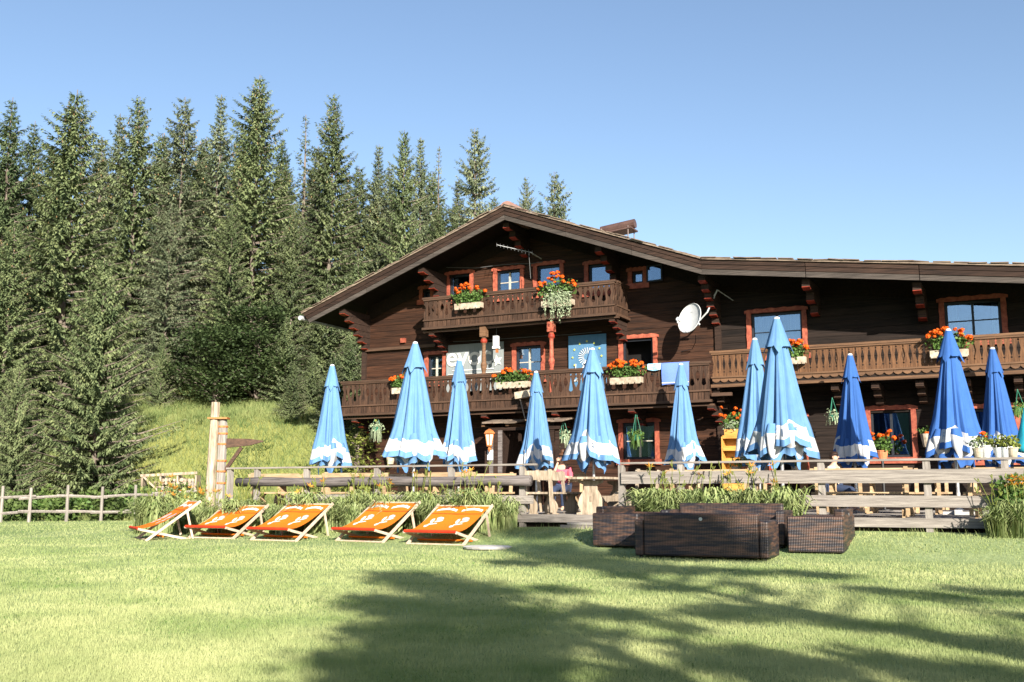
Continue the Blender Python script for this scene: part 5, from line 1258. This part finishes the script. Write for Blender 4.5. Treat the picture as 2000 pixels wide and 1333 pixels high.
def broadleaf(label, x, ytop, d, rad, seed, k='decid', n=9000, cat='tree'):
    X_, Y_, b, h = place_top(x, ytop, d); t = thing('beech_tree', label, cat, (X_, Y_, b), 0)
    g = np.random.default_rng(seed); m = MB(); m.tube([(0, 0, -.3), (.05, 0, h * .4), (0, .1, h * .85)], [.14, .10, .03], 8); V = []
    nc = 60
    for i in range(nc):
        z = h * g.uniform(.12, .97); a = g.uniform(0, 6.28); r = rad * math.sqrt(max(.05, 1 - ((z / h - .48) / .56) ** 2)) * g.uniform(.2, 1); c = np.array([r * math.cos(a), r * math.sin(a), z])
        m.tube([(0, 0, max(.3, z - r * .6)), tuple(c * [.5, .5, 1] - [0, 0, r * .2]), tuple(c)], [.035, .022, .008], 4, cap=False)
        q = n // nc; P = c + g.normal(size=(q, 3)) * np.array([.50, .50, .20]) * g.uniform(.7, 1.2)
        u = g.normal(size=(q, 3)) * [1, 1, .35]; u /= np.linalg.norm(u, axis=1)[:, None]; v = np.cross(u, g.normal(size=(q, 3)) * .5 + [0, 0, 1]); v /= np.linalg.norm(v, axis=1)[:, None]; s = g.uniform(.05, .10, (q, 1))
        V.append(np.stack([P - u * s, P + v * s * .6, P + u * s, P - v * s * .6], 1).reshape(-1, 3))
    V = np.concatenate(V); link(bpy.data.objects.new('crown', npmesh('crown', V, np.arange(len(V)).reshape(-1, 4), [k])), t); m.build('trunk', 'bark', t); return t
broadleaf('dark green beech in the middle of the wood edge', 505, 605, 45, 2.1, 3, n=12000)
broadleaf('lower dark green beech left of the other beech', 425, 650, 44, 1.8, 4, n=9000)
broadleaf('leafy climbing shrub at the left chalet corner', 697, 835, 34.2, .42, 8, 'leafyel', 2200, 'bush')
# undergrowth behind the fence
for i in range(15):
    x = -20 + i * 29; p = DP(x, 35.6 + .9 * math.sin(i * 2.1) + i * .07); z = tz(p[0], p[1])
    t = thing('undergrowth_bush', ['low leafy bush behind the split rail fence'][0] + ', ' + ['at the left picture edge', 'second from the left edge', 'third from the left edge', 'below the young edge spruce', 'left under the young wide spruce', 'in front of the young wide spruce trunk', 'centred under the young wide spruce', 'right of that spruce trunk', 'right under the young wide spruce', 'where that spruce ends', 'left of the firewood rack', 'at the firewood rack', 'behind the firewood rack', 'right of the firewood rack', 'left beside the timber post'][i], 'bush', (p[0], p[1], z), 0, 'low bushes behind the fence')
    leaf_blob((0, 0, .30), (.75, .6, rt.uniform(.35, .62)), 900, .075, 'bush' if i % 3 else 'leaf', t, seed=300 + i)
# ---- shade trees behind the photographer's right shoulder (outside the picture, their shadows lie on the lawn)
sdir = np.array([-.669, .743]); sd3 = np.array([SUN.x, SUN.y, SUN.z])
def shade_tree(label, base, blots, seed, n=420):
    bz = 0.0; t = thing('maple_tree', label, 'tree', (base[0], base[1], bz), 0); g = np.random.default_rng(seed); V = []; m = MB(); hs = []
    lat_v = np.array([sdir[1], -sdir[0]])
    for (bx, by, bzz, r, dn) in blots:
        rel = np.array([bx - base[0], by - base[1]]); al = rel @ sdir; h = al * math.tan(math.asin(SUN.z)) ; P = np.array([bx, by, bzz]) + sd3 * (h / SUN.z); hs.append(h + bzz)
        c = P - np.array([base[0], base[1], 0]); q = int(n * dn * (r / .6) ** 2)
        dd = g.normal(size=(q, 3)); dd /= np.linalg.norm(dd, axis=1)[:, None]; Q = c + dd * (g.random((q, 1)) ** .4) * (1 + .25 * g.normal(size=(q, 1))) * np.array([r, r, r * .62]); u = g.normal(size=(q, 3)); u /= np.linalg.norm(u, axis=1)[:, None]; v = np.cross(u, g.normal(size=(q, 3))); v /= np.linalg.norm(v, axis=1)[:, None]; s = g.uniform(.05, .09, (q, 1))
        V.append(np.stack([Q - u * s, Q + v * s * .7, Q + u * s, Q - v * s * .7], 1).reshape(-1, 3))
        z0 = max(2.2, c[2] - .55 * math.hypot(c[0], c[1]) - .3); m.tube([(0, 0, z0), (c[0] * .5, c[1] * .5, z0 + (c[2] - z0) * .4), tuple(c)], [.05, .035, .012], 5, cap=False)
    H = max(hs) + .4; m.tube([(0, 0, -.2), (.03, -.02, H * .35), (-.03, .02, H * .7), (0, 0, H)], [.20, .15, .09, .02], 10)
    V = np.concatenate(V); link(bpy.data.objects.new('crown', npmesh('crown', V, np.arange(len(V)).reshape(-1, 4), ['decid'])), t); m.build('trunk', 'bark', t)
B1 = (8.6, -31.1); B2 = (6.4, -32.3)
def gb(lst): return [(float(G(x, y, .02)[0]), float(G(x, y, .02)[1]), 0.0, r, dn) for x, y, r, dn in lst]
def gb2(l): return [(a, b, c, r * 1.18, dn * 1.25) for a, b, c, r, dn in gb(l)]
shade_tree('open crowned maple behind the lawn, outside the picture on the right', B1,
    gb([(1030, 1062, .8, 1.6), (1075, 1078, .75, 1.6), (1010, 1098, .5, 1.2), (1110, 1090, .8, 1.7), (1180, 1100, .7, 1.7), (1260, 1110, .6, 1.6), (1340, 1112, .5, 1.4), (1400, 1112, .4, 1.2), (1460, 1118, .35, 1), (1290, 1145, .45, .9), (1210, 1122, .35, .7),
        (1440, 1140, .30, 1), (1500, 1155, .25, 1), (1480, 1190, .5, 1), (1400, 1196, .45, .9), (1560, 1118, .45, 1), (1620, 1122, .40, .9), (1700, 1150, .35, .9), (1840, 1165, .45, .9), (1940, 1155, .5, .9), (1560, 1200, .3, .8), (1650, 1215, .28, .8), (1740, 1225, .3, 1), (1860, 1245, .3, 1), (1950, 1260, .35, 1), (1990, 1200, .3, .8)])
    + [(cx + dx, cy - .02, zz, r, dn) for dx, zz, r, dn in ((-1.0, .2, .42, 2.0), (-.6, .3, .48, 2.6), (-.1, .35, .46, 2.6), (.35, .2, .40, 2.2), (.75, .1, .32, 1.8), (-.3, .1, .5, 2.0), (-1.5, .2, .3, .8), (.0, .6, .3, 1.6), (-.6, .62, .3, 1.6))], 5)
shade_tree('second open crowned maple outside the picture behind the lawn', B2,
    gb2([(790, 1125, .55, .9), (860, 1140, .65, 1), (930, 1160, .6, 1), (760, 1175, .5, .9), (840, 1190, .6, 1.1), (930, 1200, .5, 1.1), (1010, 1210, .4, .9), (1090, 1150, .3, .6), (780, 1235, .45, 1), (860, 1245, .45, 1.1), (950, 1250, .4, 1.1), (1030, 1250, .35, .9),
        (700, 1290, .35, .9), (790, 1300, .4, 1.1), (880, 1300, .4, 1.2), (970, 1310, .35, 1.1), (700, 1330, .3, .8), (1060, 1290, .25, .8), (1060, 1200, .3, .8), (1150, 1190, .3, .8), (1220, 1200, .3, .9), (1180, 1235, .22, .8),
        (1370, 1290, .22, .9), (1450, 1275, .25, .9), (1540, 1290, .28, 1), (1620, 1310, .25, 1), (1500, 1320, .25, 1), (1700, 1280, .25, .9), (1800, 1310, .28, 1), (1900, 1310, .28, 1), (1980, 1320, .3, 1), (1300, 1250, .16, .7), (1330, 1225, .2, .8), (1250, 1325, .2, .7), (870, 1350, .5, 1), (1000, 1370, .4, 1), (1200, 1380, .4, .8), (1500, 1380, .4, .9), (700, 1390, .5, .9)]), 6, 420)
# ---- mountain flank across the valley, behind the photographer (it is what the windows mirror)
xs2 = np.linspace(-700, 700, 60); ys2 = np.linspace(-900, -330, 30); X, Y = np.meshgrid(xs2, ys2, indexing='ij')
Z = -6 + 70 * sm((-Y - 330) / 300) * (1 + .35 * np.sin(X * .009 + 1) + .15 * np.sin(X * .023)) ; V = np.stack([X, Y, Z], -1).reshape(-1, 3); ny = len(ys2); i, j = np.meshgrid(np.arange(59), np.arange(ny - 1), indexing='ij'); a = (i * ny + j).ravel()
o = link(bpy.data.objects.new('mountain', npmesh('mountain', V, np.stack([a, a + ny, a + ny + 1, a + 1], -1), ['bush'], smooth=True))); o['kind'] = 'structure'

# ================================================================== timber post with arm
p = DP(412, 27.0); z = tz(p[0], p[1]); t = thing('timber_signpost', 'bleached timber post strapped to a darker post with a tapered arm', 'post', (p[0], p[1], z), YAW)
m = MB(); m.tube([(-.03, 0, -.2), (-.015, 0, 1.4), (.02, 0, 2.7), (.03, 0, 3.26)], [.125, .12, .115, .11], 8); m.build('pale_post', 'pale2', t)
m = MB(); m.tube([(.22, .03, -.2), (.23, .03, 1.4), (.24, .03, 2.6), (.23, .03, 2.86)], [.125, .12, .12, .09], 8); m.build('dark_post', 'greyv', t)
for zz in (2.84,): m = MB(); m.box((.13, 0, zz), (.50, .30, .045)); m.build('strap', 'copper', t)
for zz in (1.15, 1.45, 1.72, 2.15, 2.42, 2.6): m = MB(); m.lathe([(.127, 0), (.13, .01), (.13, .04), (.127, .05)], 10, c=(.24, .03, zz)); m.build('strap', 'copper', t)
m = MB(); m.add([(.36, -.05, 2.08), (.36, .09, 2.08), (.36, .09, 2.32), (.36, -.05, 2.32), (.95, -.04, 2.14), (.95, .08, 2.14), (.95, .08, 2.31), (.95, -.04, 2.31), (1.30, 0, 2.235), (1.30, .04, 2.235), (1.30, .04, 2.265), (1.30, 0, 2.265)],
    [(0, 3, 2, 1), (0, 1, 5, 4), (1, 2, 6, 5), (2, 3, 7, 6), (3, 0, 4, 7), (4, 5, 9, 8), (5, 6, 10, 9), (6, 7, 11, 10), (7, 4, 8, 11), (8, 9, 10, 11)]); m.build('arm', 'rail', t)
m = MB(); m.bar((.34, .02, 1.5), (.74, .02, 2.09), .07, .09); m.build('brace', 'rail', t)

# ================================================================== split rail fence and firewood rack
fp = [(-60, 32.6), (5, 33.0), (60, 33.3), (133, 34.0), (200, 34.6), (265, 35.2), (317, 35.8), (375, 36.4)]; P = []
fn = thing('rail_fence', 'low grey split rail fence at the left lawn edge', 'fence', DP(60, 33.3), 0)
ox, oy = fn.location.x, fn.location.y
for x, d in fp:
    q = DP(x, d); z = tz(q[0], q[1]); P.append((q[0] - ox, q[1] - oy, z)); m = MB(); lx = rt.uniform(-.03, .03)
    m.tube([(q[0] - ox, q[1] - oy, z - .1), (q[0] - ox + lx, q[1] - oy, z + 1.12 + rt.uniform(-.05, .06))], [.055, .045], 7); m.build('post', 'greyv', fn)
for i in range(len(P) - 1):
    a, b = P[i], P[i + 1]
    for h in (.80, .30):
        d0, d1 = rt.uniform(-.07, .07), rt.uniform(-.07, .07); v = Vector((b[0] - a[0], b[1] - a[1], 0)).normalized() * .25; off = Vector((-.05, -.07, 0))
        m = MB(); m.tube([Vector((a[0], a[1], a[2] + h + d0)) - v + off, Vector(((a[0] + b[0]) / 2, (a[1] + b[1]) / 2, (a[2] + b[2]) / 2 + h + (d0 + d1) / 2 + .01)) + off, Vector((b[0], b[1], b[2] + h + d1)) + v + off], [.05, .048, .042], 6); m.build('rail', 'grey', fn)
q = DP(333, 37.3); z = tz(q[0], q[1]); t = thing('firewood_rack', 'pale wooden rack stacked with split firewood behind the fence', 'wood rack', (q[0], q[1], z), YAW)
for x in (-.95, -.3, .30, .95): m = MB(); m.box((x, 0, .45), (.06, .5, .9)); m.build('upright', 'pale2', t)
m = MB(); m.bar((-1.0, -.26, .88), (1.0, -.26, .98), .05, .09); m.build('top_rail', 'pale2', t); m = MB(); m.bar((-.9, -.26, .85), (-.35, -.26, .35), .04, .06); m.build('brace', 'pale2', t)
gg = random.Random(6); lm = []
for k_ in range(3):
    m = MB(); m.lathe([(.055 + .01 * k_, 0), (.06 + .01 * k_, .45)], 6 - (k_ == 1)); lm.append(m.mesh('split_log', 'pale2'))
for i in range(9):
    for j in range(6):
        o = bpy.data.objects.new('split_log', lm[gg.randrange(3)]); o.location = (-.22 + i * .135 + gg.uniform(-.02, .02), -.23, .10 + j * .125 + gg.uniform(-.02, .02)); o.rotation_euler = (-PI / 2 + gg.uniform(-.1, .1), 0, gg.uniform(0, 1)); link(o, t)

# ================================================================== daylilies and flowers along the deck
def lily_mesh(seed, n=190, R=.40, H=.74):
    g = random.Random(seed); m = MB()
    for i in range(n):
        a = g.uniform(0, 6.28); r0 = g.uniform(0, .26); L = H * g.uniform(.7, 1.25); out = R * g.uniform(.15, 1.45); w_ = g.uniform(.011, .019); b = Vector((r0 * math.cos(a * 1.7), r0 * math.sin(a * 1.7), 0)); d = Vector((math.cos(a), math.sin(a), 0)); sd = Vector((-d.y, d.x, g.uniform(-.3, .3))) * w_
        pts = []
        for u in (0, .3, .55, .78, 1): pts.append(b + d * out * u ** 1.6 + Vector((0, 0, L * (1.75 * u - 1.10 * u ** 2.6))))
        for q in range(4): s0 = (1, 1.1, 1, .7, .1)[q]; s1 = (1, 1.1, 1, .7, .1)[q + 1]; m.add([pts[q] - sd * s0, pts[q] + sd * s0, pts[q + 1] + sd * s1, pts[q + 1] - sd * s1], [(0, 1, 2, 3)])
    return m.mesh('lily_leaves', 'lily')
LM = [lily_mesh(i) for i in range(5)]
def stalk_mesh(seed, n=7):
    g = random.Random(seed); m = MB(); fl = []
    for i in range(n):
        x, y = g.uniform(-.35, .35), g.uniform(-.25, .25); h = g.uniform(.85, 1.25); lx, ly = g.uniform(-.18, .18), g.uniform(-.12, .12)
        m.tube([(x * .4, y * .4, 0), (x * .8, y * .8, h * .6), (x + lx, y + ly, h)], [.008, .007, .005], 4, cap=False); fl.append((x + lx, y + ly, h))
        for q in range(3): dx, dz = g.uniform(-.07, .07), g.uniform(-.10, .02); m.tube([(x + lx, y + ly, h - .08), (x + lx + dx, y + ly, h + dz + .04)], [.006, .010], 4, cap=False)
    return m.mesh('flower_stalks', 'leafyel'), fl
fm = MB(); g = random.Random(3)
for i in range(6):
    a = i * PI / 3; d = Vector((math.cos(a), math.sin(a), .55)); s_ = Vector((-d.y, d.x, 0)) * .018; fm.add([(0, 0, 0), tuple(d * .045 - s_), tuple(d * .11 + Vector((0, 0, -.012))), tuple(d * .045 + s_)], [(0, 1, 2, 3)])
FLM = fm.mesh('lily_flower', 'petalyel'); SM = [stalk_mesh(i) for i in range(4)]
spots = [(x, -9.85 - .42 * (i % 2), 0) for i, x in enumerate(np.linspace(float(G(425, 1010, .1)[0]) + 6.5 if False else -19.3, -9.75, 21))]
names_ = ['at the foot of the timber post', 'right of the timber post', 'in front of the left rail end', 'left above the second deck chair', 'behind the second deck chair', 'behind the gap after the second deck chair', 'left behind the middle deck chair', 'behind the middle deck chair', 'right behind the middle deck chair', 'between the middle and fourth deck chair',
          'in the gap left of the fourth deck chair', 'left behind the fourth deck chair', 'behind the fourth deck chair', 'right behind the fourth deck chair', 'between the fourth and fifth deck chair', 'left behind the rightmost deck chair', 'behind the rightmost deck chair', 'right behind the rightmost deck chair', 'beside the rightmost deck chair', 'near the deck steps', 'next to the deck steps']
def lily(x, y, lab, i, sc=1.0, fl=True):
    z = tz(x, y); t = thing('daylily', 'daylily clump ' + lab, 'plant', (x, y, z), rt.uniform(0, 6.28), 'daylily clumps along the deck')
    for k in range(3): o = bpy.data.objects.new('leaves', LM[(i + k) % 5]); o.location = ((k - 1) * .2, rt.uniform(-.12, .12), -.02); o.rotation_euler = (0, 0, k * 2); s = sc * rt.uniform(.85, 1.15); o.scale = (s, s, s); link(o, t)
    if fl:
        me, pts = SM[i % 4]; o = bpy.data.objects.new('stalks', me); o.scale = (1, 1, sc); link(o, t)
        for q in pts[:rt.randint(0, 2)]: f = bpy.data.objects.new('flower', FLM); f.location = (q[0], q[1], q[2] * sc); f.rotation_euler = (rt.uniform(-.6, .6), rt.uniform(-.6, .6), 0); link(f, t)
for i, ((x, y, _), lab) in enumerate(zip(spots, names_)): lily(float(x) + rt.uniform(-.15, .15), y, lab, i, rt.uniform(.8, 1.15))
for i, (x, lab) in enumerate(((-6.55, 'at the left end of the plank railing'), (-6.1, 'behind the left rattan sofa'), (-5.6, 'above the left half of the lounge'), (-5.1, 'above the middle of the lounge'), (-4.6, 'left behind the far rattan sofa'), (-4.1, 'behind the far rattan sofa'))):
    lily(x, -9.74, lab, i, 1.0)
for i, (x, y, lab) in enumerate(((float(W(1972, 1020, -9.9)[0]), -9.95, 'at the right end of the plank railing'), (float(W(1998, 1020, -9.9)[0]), -9.9, 'at the right picture edge'))): lily(x, y, lab, i + 2, .8)
for x, y, h, lab, n in ((-19.2, -9.3, 1.15, 'tall leafy weeds right beside the timber post', 900), (-18.2, -9.6, 1.05, 'tall leafy weeds left of the dark log rail', 800), (-19.9, -8.6, 1.0, 'tall weeds left behind the timber post', 700), (-.35, -9.75, 1.0, 'leafy flowering shrub at the right end of the plank railing', 1000)):
    t = thing('tall_plant', lab, 'plant', (x, y, tz(x, y)), 0); leaf_blob((0, 0, h * .48), (.34, .3, h * .5), n, .045, 'lily' if n < 1000 else 'leaf', t, seed=int(abs(x) * 10)); m = MB()
    for q in range(9): a = q * .7; m.tube([(.05 * math.cos(a), .05 * math.sin(a), 0), (.22 * math.cos(a), .2 * math.sin(a), h * (.8 + .03 * q))], [.008, .004], 4, cap=False)
    m.build('stems', 'leafyel', t)
    for q in range(7): f = bpy.data.objects.new('flower', FLM); f.location = (rt.uniform(-.3, .3), rt.uniform(-.3, .1), h * rt.uniform(.75, 1.0)); f.rotation_euler = (rt.uniform(-.8, .3), 0, 0); link(f, t)

# ================================================================== grass blades
def blades(name, n, qlo, qhi, hgt, wid, k, keep, seed, pmin=-250, pmax=2250, lean=.5, power=1.0):
    g = np.random.default_rng(seed); u = g.random(n); q = 1 / ((1 / qlo) * (1 - u) + (1 / qhi) * u) if power == 1 else qlo + (qhi - qlo) * u ** power
    lat = (g.uniform(pmin, pmax, n) - 1000) / FPX * q
    X = lat * math.cos(YAW) - q * math.sin(YAW); Y = -28.9 + lat * math.sin(YAW) + q * math.cos(YAW); ok = keep(X, Y, q); X, Y, q = X[ok], Y[ok], q[ok]; n = len(X)
    Z = terrain(X, Y); sc = (q / qlo) ** .45; nz = .9 + .2 * (np.sin(X * 3.1 + 2 * np.sin(Y * 2.3)) * np.sin(Y * 2.7 + X) * .5 + .5)
    h = hgt * g.uniform(.5, 1.25, n) * nz * sc ** .5; w_ = wid * g.uniform(.6, 1.3, n) * sc ** 1.6; a = g.uniform(0, 6.28, n); b = g.uniform(0, 6.28, n); l = h * lean * g.uniform(.2, 1.3, n)
    P = np.stack([X, Y, Z - .006], 1); S_ = np.stack([np.cos(a) * w_, np.sin(a) * w_, np.zeros(n)], 1) / 2; T_ = P + np.stack([np.cos(b) * l, np.sin(b) * l, h], 1)
    V = np.stack([P - S_, P + S_, T_], 1).reshape(-1, 3); o = link(bpy.data.objects.new(name, npmesh(name, V, np.arange(3 * n).reshape(-1, 3), [k])))
    return tag(o, None, None, None, 'stuff')
off_deck = lambda X, Y: ~((Y > -9.9) & (X > -20.6))
o = blades('lawn_grass', 760000, 5.2, 34.5, .032, .0042, 'grass', lambda X, Y, q: off_deck(X, Y) & (Y < -9.0 + 0 * X) | (off_deck(X, Y) & (X < -20)), 1); tag(o, 'short sunlit mown lawn grass with tree shadows', 'grass')
o = blades('meadow_grass', 170000, 35.2, 62, .26, .022, 'meadowg', lambda X, Y, q: (X < -20.8), 2, -100, 1000, .6, 1.2); tag(o, 'pale uncut meadow grass on the bank', 'grass')
o = blades('meadow_herbs', 60000, 35.4, 60, .16, .05, 'bush', lambda X, Y, q: (X < -20.8) & (np.sin(X * 1.7 + 2 * np.sin(Y * .9)) * np.sin(Y * 1.3 + X * .5) > .35), 12, -100, 1000, 1.2, 1.2); tag(o, 'darker herbs growing in patches on the meadow bank', 'herbs')
o = blades('lawn_clover', 45000, 5.2, 30, .022, .016, 'leaf', lambda X, Y, q: off_deck(X, Y) & (np.sin(X * 2.1 + 2 * np.sin(Y * 1.3)) * np.sin(Y * 1.9 + X) > .3) & (Y < -10), 14, -250, 2250, 1.5); tag(o, 'dark clover patches in the mown lawn', 'clover')
o = blades('edge_grass', 30000, 15, 34, .13, .008, 'grass', lambda X, Y, q: off_deck(X, Y) & (np.abs(Y + 10.15 + .1 * np.sin(X * 5)) < .22) & (X > -20.4), 3); tag(o, 'longer grass along the deck edge', 'grass')
